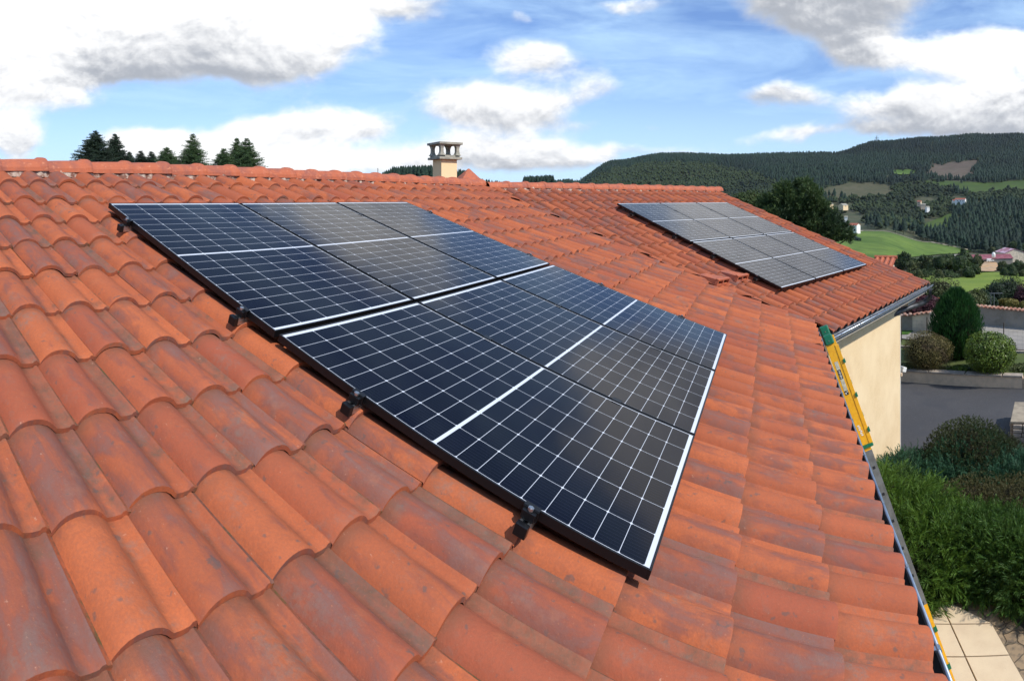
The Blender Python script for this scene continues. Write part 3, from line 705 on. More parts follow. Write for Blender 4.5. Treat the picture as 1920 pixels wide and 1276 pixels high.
# ------------------------------------------------------------------ terrain
TR = [2., 25, 60, 110, 200, 330, 450, 560, 700, 850, 1000, 1200, 1400, 1650, 1950, 2400, 2900, 4000]
def flat_y(r): return H0 + CAMZ * F / r
FL = [flat_y(2.), flat_y(25)]
TY = {-600: [600, 470, 420, 400, 390, 385, 380, 375, 372, 368, 365, 360, 356, 352, 356, 362],
      700: [575, 470, 430, 405, 395, 385, 380, 375, 370, 368, 365, 362, 358, 352, 356, 362],
      960: [575, 500, 450, 420, 410, 400, 395, 388, 380, 375, 370, 366, 360, 354, 358, 362],
      1080: [575, 520, 470, 440, 425, 412, 402, 392, 384, 376, 364, 356, 350, 343, 346, 350],
      1150: [575, 530, 490, 455, 435, 420, 410, 398, 386, 374, 355, 336, 319, 306, 310, 316],
      1250: [575, 540, 505, 465, 445, 425, 412, 400, 386, 372, 350, 325, 303, 293, 298, 306],
      1400: [575, 550, 515, 475, 450, 430, 415, 403, 390, 378, 355, 328, 308, 295, 300, 308],
      1560: [575, 553, 520, 482, 456, 438, 425, 411, 397, 370, 340, 318, 308, 291, 296, 304],
      1650: [575, 553, 524, 485, 458, 440, 427, 413, 398, 374, 345, 326, 310, 270, 276, 284],
      1740: [575, 553, 528, 500, 480, 460, 447, 422, 397, 370, 342, 332, 306, 262, 268, 276],
      1840: [576, 553, 530, 506, 487, 474, 450, 420, 390, 366, 340, 330, 302, 257, 262, 270],
      1920: [577, 553, 530, 508, 492, 478, 452, 420, 388, 366, 336, 330, 300, 255, 260, 268],
      2500: [590, 560, 535, 512, 495, 480, 450, 420, 388, 366, 336, 318, 300, 262, 266, 272]}
TX = sorted(TY); TT = np.array([FL + TY[x][0:16] for x in TX], float)   # 18 radii
LR = np.log(np.array(TR))
def ty(px, r):
    """picture row of the terrain surface seen at column px, distance r"""
    px = np.asarray(px, float); lr = np.log(np.clip(r, 2., 4000.))
    i = np.clip(np.searchsorted(TX, px) - 1, 0, len(TX) - 2); x0 = np.array(TX)[i]; x1 = np.array(TX)[i + 1]; fx = np.clip((px - x0) / (x1 - x0), 0, 1); fx = fx * fx * (3 - 2 * fx)
    j = np.clip(np.searchsorted(LR, lr) - 1, 0, len(LR) - 2); fr = (lr - LR[j]) / (LR[j + 1] - LR[j])
    slope = lambda row, jj: (row - H0) * 1.0
    g = lambda ii: TT[ii, j] * (1 - fr) + TT[ii, j + 1] * fr
    return g(i) * (1 - fx) + g(i + 1) * fx
def tz(px, r):
    r = np.asarray(r, float)
    z = CAMZ + (H0 - ty(px, r)) / F * r
    near = r < 25
    s = np.clip((r - 21) / 6, 0, 1)
    return np.where(r < 28, np.where(s <= 0, 0., z * s), z)
def terr(px, r, up=0.):
    t = (np.asarray(px, float) - 960) / F; return np.stack([np.sin(t) * r, np.cos(t) * r, tz(px, r) + up], -1)
def r_at(px, y, rmin=150., rmax=2400.):
    """distance at which the terrain shows in row y at column px (nearest crossing)"""
    rs = np.exp(np.linspace(math.log(rmin), math.log(rmax), 300)); yy = ty(np.full(300, px), rs)
    k = np.argmax(yy <= y); 
    return float(rs[k]) if yy[k] <= y else rmax
PXG = np.concatenate([np.linspace(-2600, -300, 24), np.linspace(-250, 1000, 40), np.linspace(1010, 2000, 150), np.linspace(2050, 4500, 40)])
RG = np.concatenate([[0.5], np.exp(np.linspace(math.log(2.), math.log(4000.), 190))])
GX, GR = np.meshgrid(PXG, RG, indexing='ij')
TV = terr(GX, GR).reshape(-1, 3)
fb = np.zeros(len(TV))
for (a, b_, c_) in ((.011, .013, 0), (.023, -.019, 1), (.051, .043, 2)): fb += np.sin(TV[:, 0] * a + c_) * np.cos(TV[:, 1] * b_ + c_ * 2) / (a * 100)
rr = GR.reshape(-1); TV[:, 2] += np.clip((rr - 200) / 1500, 0, 1) * fb * 3.
n1_, n2_ = len(PXG), len(RG); idx = np.arange(n1_ * n2_).reshape(n1_, n2_)
TF = np.stack([idx[:-1, :-1], idx[1:, :-1], idx[1:, 1:], idx[:-1, 1:]], -1).reshape(-1, 4)
M['terrain'] = mat('rough_ground', (.045, .06, .018), .95, noise=[(.02, (.085, .075, .035), .45, .62), (.2, (.03, .045, .015), .45, .6)])
t_ = np_mesh('hills', TV, TF, M['terrain'], smooth=True); tag(t_, kind='structure')

def grass_mat(name, a, b, c, s1=.03, s2=.4, stretch=(1, 1, 1)):
    m = bpy.data.materials.new(name); m.use_nodes = True; q = NT(m.node_tree); bb = m.node_tree.nodes['Principled BSDF']
    bb.inputs['Roughness'].default_value = .9; bb.inputs['Specular IOR Level'].default_value = .2
    tc = q.n('ShaderNodeTexCoord'); mp = q.n('ShaderNodeMapping'); q.L.new(tc.outputs['Object'], mp.inputs[0]); mp.inputs['Scale'].default_value = stretch
    P = mp.outputs[0]
    col = q.mix(q.mr(q.noise(P, s1, 5, .6), .38, .66), a, b); col = q.mix(q.mr(q.noise(P, s2, 6, .65), .45, .75), col, c)
    q.L.new(col, bb.inputs['Base Color']); return m
M['meadow'] = grass_mat('meadow_bright', (.060, .115, .016), (.13, .195, .032), (.05, .092, .016), .016, .12, (1, .35, 1))
M['meadow2'] = grass_mat('meadow_yellowish', (.125, .185, .022), (.20, .25, .035), (.09, .14, .02), .03, .3)
M['meadow3'] = grass_mat('meadow_dull', (.048, .085, .014), (.075, .12, .02), (.05, .06, .02), .01, .07)
M['clearing'] = grass_mat('clear_cut', (.105, .075, .055), (.14, .105, .075), (.07, .065, .04), .012, .06)
M['heathslope'] = grass_mat('scrub_slope', (.075, .072, .035), (.10, .09, .05), (.045, .055, .022), .02, .1)
M['lawn'] = grass_mat('lawn', (.075, .10, .025), (.11, .125, .04), (.06, .075, .03), .5, 6)
M['soil'] = mat('dark_soil', (.035, .028, .018), .95, noise=(3, (.06, .05, .03), .45, .65), bump=(20, .8, .02))
M['earth'] = mat('orange_earth', (.45, .30, .17), .95, noise=[(.12, (.55, .27, .08), .52, .62), (.4, (.25, .17, .09), .5, .65)])

from itertools import product
def patch(name, poly, m, up=.35, rmin=150, rmax=2400, kind='structure', nx=40, ny=24):
    """a draped field: outline given in picture terms, laid on the terrain at its own distance"""
    poly = np.array(poly, float); xs = np.linspace(poly[:, 0].min(), poly[:, 0].max(), nx)
    cols = []
    for x in xs:
        ys = []
        for i in range(len(poly)):
            (x0, y0), (x1, y1) = poly[i], poly[(i + 1) % len(poly)]
            if (x0 - x) * (x1 - x) <= 0 and x0 != x1: ys.append(y0 + (y1 - y0) * (x - x0) / (x1 - x0))
        if len(ys) < 2: ys = [ys[0] if ys else poly[0, 1]] * 2
        ra, rb = r_at(x, max(ys), rmin, rmax), r_at(x, min(ys), rmin, rmax); cols.append((ra, rb))
    V = []
    for x, (ra, rb) in zip(xs, cols): V.append(terr(np.full(ny, x), np.linspace(ra, rb, ny), up))
    V = np.concatenate(V)
    # same undulation as the hills
    f_ = np.zeros(len(V))
    for (a, b_, c_) in ((.011, .013, 0), (.023, -.019, 1), (.051, .043, 2)): f_ += np.sin(V[:, 0] * a + c_) * np.cos(V[:, 1] * b_ + c_ * 2) / (a * 100)
    r_v = np.hypot(V[:, 0], V[:, 1]); V[:, 2] += np.clip((r_v - 200) / 1500, 0, 1) * f_ * 3. + r_v * .0008
    ix = np.arange(nx * ny).reshape(nx, ny); Fq = np.stack([ix[:-1, :-1], ix[1:, :-1], ix[1:, 1:], ix[:-1, 1:]], -1).reshape(-1, 4)
    o = np_mesh(name, V, Fq, m, smooth=True); return tag(o, kind=kind)
PF = {
 'big': [(1560, 452), (1592, 437), (1620, 431), (1640, 427), (1665, 428), (1690, 438), (1720, 447), (1765, 458), (1825, 470), (1805, 476), (1760, 478), (1700, 484), (1620, 500), (1560, 505)],
 'near': [(1655, 545), (1700, 522), (1790, 514), (1880, 511), (1975, 507), (1975, 551), (1850, 552), (1655, 552)],
 'slope': [(1712, 433), (1735, 421), (1782, 399), (1792, 402), (1780, 428), (1758, 448), (1730, 442)],
 'small': [(1664, 321), (1690, 319), (1718, 320), (1712, 328), (1690, 331), (1670, 326)],
 'upper': [(1733, 341), (1775, 340), (1870, 343), (1920, 337), (1975, 331), (1975, 358), (1915, 357), (1870, 362), (1820, 365), (1790, 356), (1737, 345)],
 'clear': [(1732, 336), (1748, 309), (1790, 306), (1832, 303), (1822, 337), (1780, 338)],
 'track': [(1540, 356), (1590, 343), (1640, 342), (1668, 350), (1680, 362), (1655, 372), (1600, 376), (1545, 372)],
 'left': [(1070, 345), (1088, 339), (1106, 338), (1098, 346), (1080, 348)]}
patch('meadow', PF['big'], M['meadow'], rmax=620, nx=70)
patch('meadow', PF['near'], M['meadow2'], rmin=112, rmax=330, nx=60)
patch('meadow', PF['slope'], M['meadow3'], rmin=620, rmax=1000)
patch('meadow', PF['small'], M['meadow'], rmin=1300, rmax=2200, up=2.5)
patch('meadow', PF['upper'], M['meadow3'], rmin=1050, rmax=1900, up=1.2)
patch('forest_clearing', PF['clear'], M['clearing'], rmin=1400, rmax=2200, up=1.5)
patch('scrub_slope', PF['track'], M['heathslope'], rmin=1000, rmax=1500, up=1.2)
patch('meadow', PF['left'], M['meadow'], rmin=1500, rmax=2300, up=1.5)
def line_patch(name, pts, wpx, m, rmin, rmax, up=.6):
    """pale track following the slope"""
    V = []; 
    P_ = []
    for i in range(len(pts) - 1):
        for k in range(8): P_.append(np.array(pts[i]) * (1 - k / 8) + np.array(pts[i + 1]) * k / 8)
    P_.append(np.array(pts[-1], float))
    W_ = [terr(np.array([p[0]]), np.array([r_at(p[0], p[1], rmin, rmax)]), up)[0] for p in P_]
    for i, w in enumerate(W_):
        f_ = 0
        for (a, b_, c_) in ((.011, .013, 0), (.023, -.019, 1), (.051, .043, 2)): f_ += math.sin(w[0] * a + c_) * math.cos(w[1] * b_ + c_ * 2) / (a * 100)
        r_v = math.hypot(w[0], w[1]); w[2] += min(max((r_v - 200) / 1500, 0), 1) * f_ * 3 + r_v * .0011
    for i, w in enumerate(W_):
        d = W_[min(i + 1, len(W_) - 1)] - W_[max(i - 1, 0)]; nrm = np.array([-d[1], d[0], 0]); nrm /= np.linalg.norm(nrm) + 1e-9
        V += [w + nrm * wpx, w - nrm * wpx]
    Fq = [(2 * i, 2 * i + 1, 2 * i + 3, 2 * i + 2) for i in range(len(W_) - 1)]
    return tag(np_mesh(name, V, Fq, m), kind='structure')
line_patch('dirt_track', [(1652, 347), (1655, 354), (1648, 364), (1635, 371), (1622, 376)], 4., M['pale_path'], 1000, 1500)
line_patch('dirt_track', [(1935, 521), (1905, 530), (1880, 540), (1850, 548), (1825, 553)], .7, M['pale_path'], 112, 330, .12)
line_patch('field_edge_track', [(1600, 437), (1650, 428), (1690, 438), (1740, 453), (1790, 463), (1825, 471)], 1.4, M['pale_path'], 300, 620)

# ------------------------------------------------------------------ distant woods
def pip(x, y, poly):
    poly = np.array(poly, float); c = np.zeros(len(x), bool); j = len(poly) - 1
    for i in range(len(poly)):
        xi, yi = poly[i]; xj, yj = poly[j]
        k = ((yi > y) != (yj > y)) & (x < (xj - xi) * (y - yi) / (yj - yi + 1e-9) + xi); c ^= k; j = i
    return c
DECID = [[(1085, 352), (1120, 330), (1160, 316), (1210, 308), (1270, 307), (1340, 311), (1400, 322), (1440, 338), (1480, 362), (1480, 420), (1085, 420)],
         [(1560, 378), (1640, 372), (1690, 345), (1740, 345), (1775, 352), (1800, 372), (1790, 396), (1735, 420), (1700, 436), (1660, 424), (1560, 430)],
         [(1800, 366), (1930, 356), (1990, 360), (1990, 378), (1880, 382), (1830, 384)]]
NOTREE = [PF[k] for k in PF] + [[(1660, 329), (1720, 327), (1716, 337), (1664, 338)], [(1585, 395), (1560, 430), (1590, 440), (1625, 432), (1625, 405)], [(1560, 384), (1600, 382), (1612, 392), (1560, 398)], [(1716, 374), (1760, 372), (1760, 384), (1716, 386)],
         [(1782, 366), (1815, 366), (1812, 380), (1784, 380)]]
def inst_merge(vars_, idxs, pos, sc, rot, cols=None):
    Vs, Fs = [], []; base = 0
    for vi, (v, f) in enumerate(vars_):
        k = np.where(idxs == vi)[0]
        if not len(k): continue
        c, s = np.cos(rot[k])[:, None], np.sin(rot[k])[:, None]
        X = (v[None, :, 0] * c - v[None, :, 1] * s) * sc[k, 0:1] + pos[k, 0:1]; Y = (v[None, :, 0] * s + v[None, :, 1] * c) * sc[k, 0:1] + pos[k, 1:2]
        Z = v[None, :, 2] * sc[k, 1:2] + pos[k, 2:3]
        V = np.stack([X, Y, Z], -1).reshape(-1, 3); Fq = (f[None] + (np.arange(len(k)) * len(v))[:, None, None]).reshape(-1, f.shape[1]) + base
        Vs.append(V); Fs.append(Fq); base += len(V)
    return np.concatenate(Vs), np.concatenate(Fs)
def far_conifer(seed, tiers=6, n=7):
    r = np.random.default_rng(seed); V = []; Fq = []
    for t in range(tiers):
        z0 = .26 + .66 * t / tiers; z1 = min(1., z0 + .30); rad = .20 * (1 - t / tiers) ** .8 + .03
        c = len(V); V.append((0, 0, z1)); 
        for i in range(n):
            a = 2 * PI * (i + r.uniform(-.3, .3)) / n; q_ = rad * r.uniform(.6, 1.15); V.append((math.cos(a) * q_, math.sin(a) * q_, z0 - r.uniform(0, .05)))
        for i in range(n): Fq.append((c, c + 1 + i, c + 1 + (i + 1) % n))
    c = len(V)
    for i in range(3): a = 2 * PI * i / 3; V += [(math.cos(a) * .013, math.sin(a) * .013, -.05), (math.cos(a) * .010, math.sin(a) * .010, .4)]
    for i in range(3): j = (i + 1) % 3; Fq += [(c + 2 * i, c + 2 * j, c + 2 * j + 1), (c + 2 * i, c + 2 * j + 1, c + 2 * i + 1)]
    return np.array(V), np.array(Fq)
def ico(sub):
    bm = bmesh.new(); bmesh.ops.create_icosphere(bm, subdivisions=sub, radius=1); bm.verts.ensure_lookup_table()
    V = np.array([v.co[:] for v in bm.verts]); Fq = np.array([[v.index for v in f.verts] for f in bm.faces]); bm.free(); return V, Fq
def far_broad(seed):
    r = np.random.default_rng(seed); V, Fq = ico(1); Vs = []; Fs = []; b = 0
    for k in range(4):
        c = np.array([r.uniform(-.22, .22), r.uniform(-.22, .22), r.uniform(.38, .72)]); s = r.uniform(.18, .3)
        v = V * (s * r.uniform(.65, 1.3, (len(V), 1))) + c; Vs.append(v); Fs.append(Fq + b); b += len(v)
    return np.concatenate(Vs), np.concatenate(Fs)
def jag(o): return o
def vol_leaf(name, a, b_, c_, sc): return leaf_mat(name, a, b_, c_, rough=.8, trans=0, big=sc)
M['conifer_far'] = vol_leaf('conifer_far', (.007, .021, .012), (.014, .036, .018), (.005, .015, .010), .004)
M['broad_far'] = vol_leaf('broadleaf_far', (.017, .032, .010), (.034, .050, .014), (.013, .024, .009), .006)
rw = np.random.default_rng(11)
def scatter(n, px0, px1, r0, r1):
    px = rw.uniform(px0, px1, n); r = np.sqrt(rw.uniform(r0 ** 2, r1 ** 2, n)); return px, r
cv = [far_conifer(i) for i in range(6)]; bv = [far_broad(i) for i in range(5)]
def place(px, r, up=0.):
    P = terr(px, r); f_ = np.zeros(len(P))
    for (a, b_, c_) in ((.011, .013, 0), (.023, -.019, 1), (.051, .043, 2)): f_ += np.sin(P[:, 0] * a + c_) * np.cos(P[:, 1] * b_ + c_ * 2) / (a * 100)
    P[:, 2] += np.clip((r - 200) / 1500, 0, 1) * f_ * 3 + up; return P
px, r = scatter(42000, 1040, 2010, 480, 2520)
y = ty(px, r) ; ok = np.ones(len(px), bool)
px0_, y0_ = px, y; px = px + 5 * np.sin(px * .11 + y * .3) + rw.normal(0, 2.5, len(px)); y = y + 2.2 * np.sin(px * .17) + rw.normal(0, 1.3, len(y))
for k in NOTREE: ok &= ~pip(px, y, k)
ok &= ~((r < 600) & (px < 1700) ) & ~((r < 560) & (px < 1900) & (y > 466)) 
ok &= ~((r < 640) & (y > 478))
dec = np.zeros(len(px), bool)
for k in DECID: dec |= pip(px, y, k)
dec |= (rw.random(len(px)) < .05)
# left rim of the mountain has a grassy foot
ok &= ~((px < 1085) & (r < 2000))
px, y = px0_, y0_
tall = rw.uniform(9, 20, len(px)) * np.where(r > 1700, 1.0, 1.0) * np.where((px > 1770) & (r < 1000), .92, 1.)
for nm, sel, vs_, m_, lab, hw, cat in (('conifer_forest', ok & ~dec, cv, M['conifer_far'], 'dark conifer forest covering the far hills', 1., 'forest'), ('broadleaf_wood', ok & dec, bv, M['broad_far'], 'olive green broadleaf wood on the rounded slope', .62, 'wood')):
    p_ = place(px[sel], r[sel]); n_ = sel.sum(); h_ = tall[sel] * hw * (1 if hw == 1. else 1.1)
    sc = np.stack([h_ * rw.uniform(.8, 1.2, n_) * (1.15 if hw == 1. else 1.), h_], -1)
    V, Fq = inst_merge(vs_, rw.integers(0, len(vs_), n_), p_, sc, rw.uniform(0, 6.28, n_))
    tag(np_mesh(nm, V, Fq, m_), lab, cat, kind='stuff')
# woods on the horizon behind the ridge
def horizon_wood(segs, lab):
    P_, H_ = [], []
    for (x0, x1, n, ytop0, ytop1, rd, hh) in segs:
        for k in range(n):
            x = rw.uniform(x0, x1); f_ = (x - x0) / (x1 - x0); yt = ytop0 * (1 - f_) + ytop1 * f_ + rw.uniform(-2, 2.5); d = rd * rw.uniform(.96, 1.04); p = polar(x, d); h = hh * rw.uniform(.85, 1.1)
            p[2] = hgt(yt, d) - h; P_.append(p); H_.append(h)
    H_ = np.array(H_); V, Fq = inst_merge(cv, rw.integers(0, 6, len(H_)), np.array(P_), np.stack([H_ * 1.0, H_], -1), rw.uniform(0, 6, len(H_)))
    tag(np_mesh('horizon_wood', V, Fq, M['conifer_far']), lab, 'wood', kind='stuff')
horizon_wood([(716, 735, 26, 324, 314, 420, 14), (735, 812, 130, 312, 309, 420, 14), (856, 884, 40, 316, 322, 420, 13), (884, 938, 40, 331, 340, 480, 8)], 'dark pine wood on the horizon behind the chimney')
horizon_wood([(982, 1038, 160, 330, 328, 700, 13)], 'small square dark wood on the horizon right of the chimney')
# pole and mast far away
d = 300; b = MB(); p = polar(708.5, d); b.tube([(p[0], p[1], hgt(350, d)), (p[0], p[1], hgt(315, d))], .22, 6); tag(b.build('utility_pole', M['concrete']), 'thin grey pole on the horizon left of the chimney', 'pole')
mr = 2380; mp_ = terr(np.array([1644.]), np.array([mr]))[0]; z_ = mp_[2]
b = MB(); b.tube([(mp_[0], mp_[1], z_), (mp_[0], mp_[1], hgt(254, mr))], 1.1, 6)
sdv = np.array([math.cos((1644 - 960) / F), -math.sin((1644 - 960) / F), 0])
for yy, l in ((258.5, 8), (261.5, 8)): c = np.array([mp_[0], mp_[1], hgt(yy, mr)]); b.frame_box(c, sdv, np.cross(sdv, UP), UP, l * 2, .9, .9)
for s_ in (-6, -2, 5): c = np.array([mp_[0], mp_[1], hgt(259, mr)]) + sdv * s_; b.frame_box(c, sdv, np.cross(sdv, UP), UP, .9, .9, 10)
tag(b.build('radio_mast', M['alu_grey']), 'small radio mast on the skyline of the forested hill', 'mast')

# ------------------------------------------------------------------ distant buildings
def box_house(name, pxc, yb, dist, w, dpt, h, roofh, ang, label, cat='house', wall='white_wall', roof='clay_far', wins=(), group=None, eave=.4, lift=0.):
    c = polar(pxc, dist); c[2] = hgt(yb, dist) + lift; root = empty(name, tuple(c), label, cat, group); root.rotation_euler.z = ang
    b = MB(); b.box(-w / 2, -dpt / 2, -4, w / 2, dpt / 2, h); b.add([(-w / 2, -dpt / 2, h), (-w / 2, dpt / 2, h), (-w / 2, 0, h + roofh), (w / 2, -dpt / 2, h), (w / 2, dpt / 2, h), (w / 2, 0, h + roofh)], [(0, 1, 2), (3, 5, 4), (0, 2, 5, 3), (1, 4, 5, 2)])
    b.build('wall', M[wall], root)
    b = MB(); t = .18; k = roofh / (dpt / 2); W2 = w / 2 + eave
    for s_ in (-1, 1):
        y1 = s_ * (dpt / 2 + eave); z1 = h - eave * k; b.add([(-W2, 0, h + roofh + .02), (W2, 0, h + roofh + .02), (W2, y1, z1 + .02), (-W2, y1, z1 + .02), (-W2, 0, h + roofh + t + .02), (W2, 0, h + roofh + t + .02), (W2, y1, z1 + t + .02), (-W2, y1, z1 + t + .02)], [(0, 1, 2, 3), (4, 7, 6, 5), (0, 4, 5, 1), (1, 5, 6, 2), (2, 6, 7, 3), (3, 7, 4, 0)])
    b.build('roof', M[roof], root)
    for (x, z, ww, hh) in wins:
        b = MB(); b.box(x - ww / 2, -dpt / 2 - .06, z - hh / 2, x + ww / 2, -dpt / 2 + .02, z + hh / 2); b.build('window', M['win'], root)
    return root
az = lambda px: -(px - 960) / F
box_house('house', 1602, 433, 560, 8.6, 7.5, 5.6, 1.6, az(1602) - R(28), 'white two storey house with red roof at the edge of the green field', wins=[(-2.4, 3.9, .9, 1.2), (1.9, 3.9, .9, 1.2), (-2.2, 1.3, .9, 1.2), (2.2, 1.2, 1.9, 2.0)])
box_house('house', 1581, 389, 900, 13, 9, 3.6, 2.4, az(1581) + R(55), 'low pale house with light roof half hidden below the scrub slope', wall='render', roof='concrete', wins=[(0, 2, 1.5, 1.5)])
box_house('house', 1556, 386, 920, 8, 7, 3, 1.8, az(1556) + R(40), 'tiny cream house just right of the big pine', wall='render', roof='concrete')
box_house('house', 1724, 387, 980, 6, 6, 8, 1.6, az(1724) - R(20), 'narrow pink stone house among the trees in the valley', wall='render2', wins=[(0, 6, 1.2, 1.4), (0, 3, 1.2, 1.4)])
box_house('house', 1731, 388, 975, 8, 6, 4, 1.4, az(1731), 'low annex beside the narrow pink stone house', wall='render2', roof='concrete')
box_house('house', 1739, 393, 930, 5, 5, 4, 1.4, az(1739) + R(30), 'small white gabled cottage below the pink stone house', roof='concrete')
box_house('house', 1801, 379, 1000, 17, 10, 4.6, 2.2, az(1801) - R(12), 'long white house with orange roof above the conifer plantation', wins=[(-4, 2, 1.4, 1.6), (1, 2, 1.4, 1.6), (5, 2, 1.4, 1.6)])
box_house('house', 1791, 380, 1010, 9, 8, 3.6, 1.8, az(1791) + R(20), 'low orange roofed annex left of the long white house', roof='clay_far')
box_house('shed', 1586, 411, 640, 3.4, 3, 2.6, .8, az(1586), 'tiny white hut left of the white house', 'shed', roof='concrete')
# farm
box_house('barn', 1858, 491, 420, 27, 15, 3.6, 2.2, az(1858) + R(14), 'long barn with dark red sheet roof', 'barn', wall='blockwall', roof='barn_roof', wins=[(-7, 1.6, 3.5, 2), (-1, 1.6, 3, 1.8)], lift=-.6)
box_house('barn', 1893, 483, 445, 15, 16, 4.6, 2.6, az(1893) - R(62), 'taller barn with patched pinkish red roof', 'barn', wall='blocklight', roof='barn_roof2', lift=-.3)
box_house('shed', 1797, 488, 405, 5, 5, 3.2, .8, az(1797) + R(10), 'small white farm shed left of the long barn', 'shed', roof='concrete', wins=[(.8, 1.3, 1.2, 2.4)])
c = polar(1863, 400); z0 = hgt(488, 400)
root = empty('feed_silo', (c[0], c[1], z0), 'pale upright feed silo standing in front of the long barn', 'silo')
b = MB(); b.tube([(0, 0, 1.6), (0, 0, 2.2), (0, 0, 4.4), (0, 0, 5.2), (0, 0, 5.5)], [.3, 1.25, 1.25, .8, .1], 14); b.build('tank', M['white_wall'], root, smooth=True)
for i in range(4):
    a = PI / 4 + i * PI / 2; b = MB(); b.tube([(math.cos(a) * 1.1, math.sin(a) * 1.1, -.5), (math.cos(a) * 1.1, math.sin(a) * 1.1, 2.3)], .09, 6); b.build('leg', M['alu_grey'], root)
c = polar(1857, 396); z0 = hgt(490.5, 396)
root = empty('van', (c[0], c[1], z0), 'white van parked by the feed silo', 'van'); root.rotation_euler.z = az(1857) + R(15)
b = MB(); V = [(-2.4, 0, .4), (2.3, 0, .4), (2.3, 0, 1.1), (1.5, 0, 1.3), (.9, 0, 2.05), (-2.3, 0, 2.1)]; b.add([(x, -.95, z) for x, _, z in V] + [(x, .95, z) for x, _, z in V], [tuple(range(6)), tuple(range(6, 12))[::-1]] + [(i, (i + 1) % 6, 6 + (i + 1) % 6, 6 + i) for i in range(6)])
b.build('body', M['white_wall'], root, bevel=.08)
b = MB(); b.add([(1.45, -.98, 1.3), (.95, -.98, 1.95), (.2, -.98, 1.95), (.2, -.98, 1.3)], [(0, 1, 2, 3)]); b.build('window', M['win'], root)
for x in (-1.5, 1.4):
    for yy in (-.9, .9): b = MB(); b.tube([(x, yy - .1, .36), (x, yy + .1, .36)], .36, 14); b.build('wheel', M['ink'], root)
# earth bank below the farm
patch('earth_bank', [(1820, 497), (1838, 492), (1868, 491), (1874, 506), (1862, 511), (1840, 510), (1824, 507)], M['earth'], rmin=250, rmax=440, up=.5, nx=14, ny=8)
patch('farmyard', [(1790, 490), (1830, 489), (1930, 485), (1930, 489), (1870, 492), (1800, 493)], M['coping'], rmin=330, rmax=460, up=.45, nx=16, ny=5)

# ------------------------------------------------------------------ garden and drive
def sheet(name, pts, m, z, parent=None):
    b = MB(); V = [(p[0], p[1], z) for p in pts]; b.add(V, [tuple(range(len(V)))]); o = b.build(name, m, parent); return tag(o, kind='structure') if parent is None else o
g0 = lambda x, y, z=0.: ground(x, y, z)
sheet('garden_soil', [g0(1450, 1000), g0(1600, 790), g0(1690, 800), g0(1960, 800), g0(2100, 900), g0(2050, 1500), g0(1500, 1600)], M['soil'], .004)
# the drive
drv = [g0(1400, 705), g0(1688, 712), g0(1925, 726), g0(2100, 735), g0(2100, 800), g0(1960, 860), g0(1850, 872), g0(1690, 870), g0(1450, 870)]
sheet('driveway', drv, M['asphalt'], .010)
# crazy paving path round the cream terrace
def stone_mat():
    m = bpy.data.materials.new('crazy_paving'); m.use_nodes = True; q = NT(m.node_tree); bb = m.node_tree.nodes['Principled BSDF']; bb.inputs['Roughness'].default_value = .85
    tc = q.n('ShaderNodeTexCoord'); P = tc.outputs['Object']
    wn = q.n('ShaderNodeTexNoise'); q.L.new(P, wn.inputs['Vector']); wn.inputs['Scale'].default_value = 3
    ad = q.n('ShaderNodeVectorMath', operation='MULTIPLY_ADD'); q.L.new(wn.outputs['Color'], ad.inputs[0]); ad.inputs[1].default_value = (.25, .25, 0); q.L.new(P, ad.inputs[2])
    v1 = q.n('ShaderNodeTexVoronoi', feature='DISTANCE_TO_EDGE'); v1.inputs['Scale'].default_value = 4.2; q.L.new(ad.outputs[0], v1.inputs['Vector'])
    v2 = q.n('ShaderNodeTexVoronoi'); v2.inputs['Scale'].default_value = 4.2; q.L.new(ad.outputs[0], v2.inputs['Vector'])
    c = q.mix(v2.outputs['Color'], (.22, .15, .085), (.36, .26, .155)); c = q.mix(q.mr(q.noise(P, 14, 5), .45, .7), c, (.13, .10, .07))
    j = q.mr(v1.outputs['Distance'], .012, .035); c = q.mix(j, (.13, .10, .065), c); q.L.new(c, bb.inputs['Base Color'])
    bn = q.n('ShaderNodeBump'); bn.inputs['Distance'].default_value = .02; q.L.new(j, bn.inputs['Height']); q.L.new(bn.outputs[0], bb.inputs['Normal']); return m
M['stone'] = stone_mat()
sheet('stone_path', [g0(1600, 1080), g0(1720, 1098), g0(1800, 1108), g0(1870, 1140), g0(1925, 1185), g0(2010, 1290), g0(2100, 1500), g0(1900, 1700), g0(1500, 1700)], M['stone'], .016)
# cream slabs
sa, sb = (g0(1860, 1173) - g0(1782.5, 1174.6)), (g0(1810, 1236) - g0(1782.5, 1174.6)); s0 = g0(1782.5, 1174.6)
b = MB(); gp = .009
terr_ = empty('terrace', tuple(s0), 'cream paved terrace corner with brown joints beside the stone path', 'terrace'); tag(terr_, kind='structure')
def sl_pt(i, j): return s0 + sa * i + sb * j
def slab_piece(P4):
    c = sum(P4) / len(P4); Q_ = [c + (p - c) * (1 - gp / np.linalg.norm(p - c) * 1.3) for p in P4]
    b = MB(); b.prism([(q[0] - s0[0], q[1] - s0[1]) for q in Q_], .004, .034); b.build('paving_slab', M['slab'], terr_, bevel=.003)
for j in range(0, 7):
    for i in range(-3, 1):
        slab_piece([sl_pt(i, j), sl_pt(i + 1, j), sl_pt(i + 1, j + 1), sl_pt(i, j + 1)])
top = g0(1757, 1121)
for i in (-3, -2, -1): 
    k0, k1 = sl_pt(i, 0), sl_pt(i + 1, 0); slab_piece([k0, k1, k1 + (top - s0), k0 + (top - s0)])
slab_piece([s0, sl_pt(1, 0), top])
b = MB(); edge = [g0(1757, 1119) , sl_pt(1.02, -.01), sl_pt(1.02, 7), sl_pt(-3, 7), sl_pt(-3, 0) + (top - s0)]
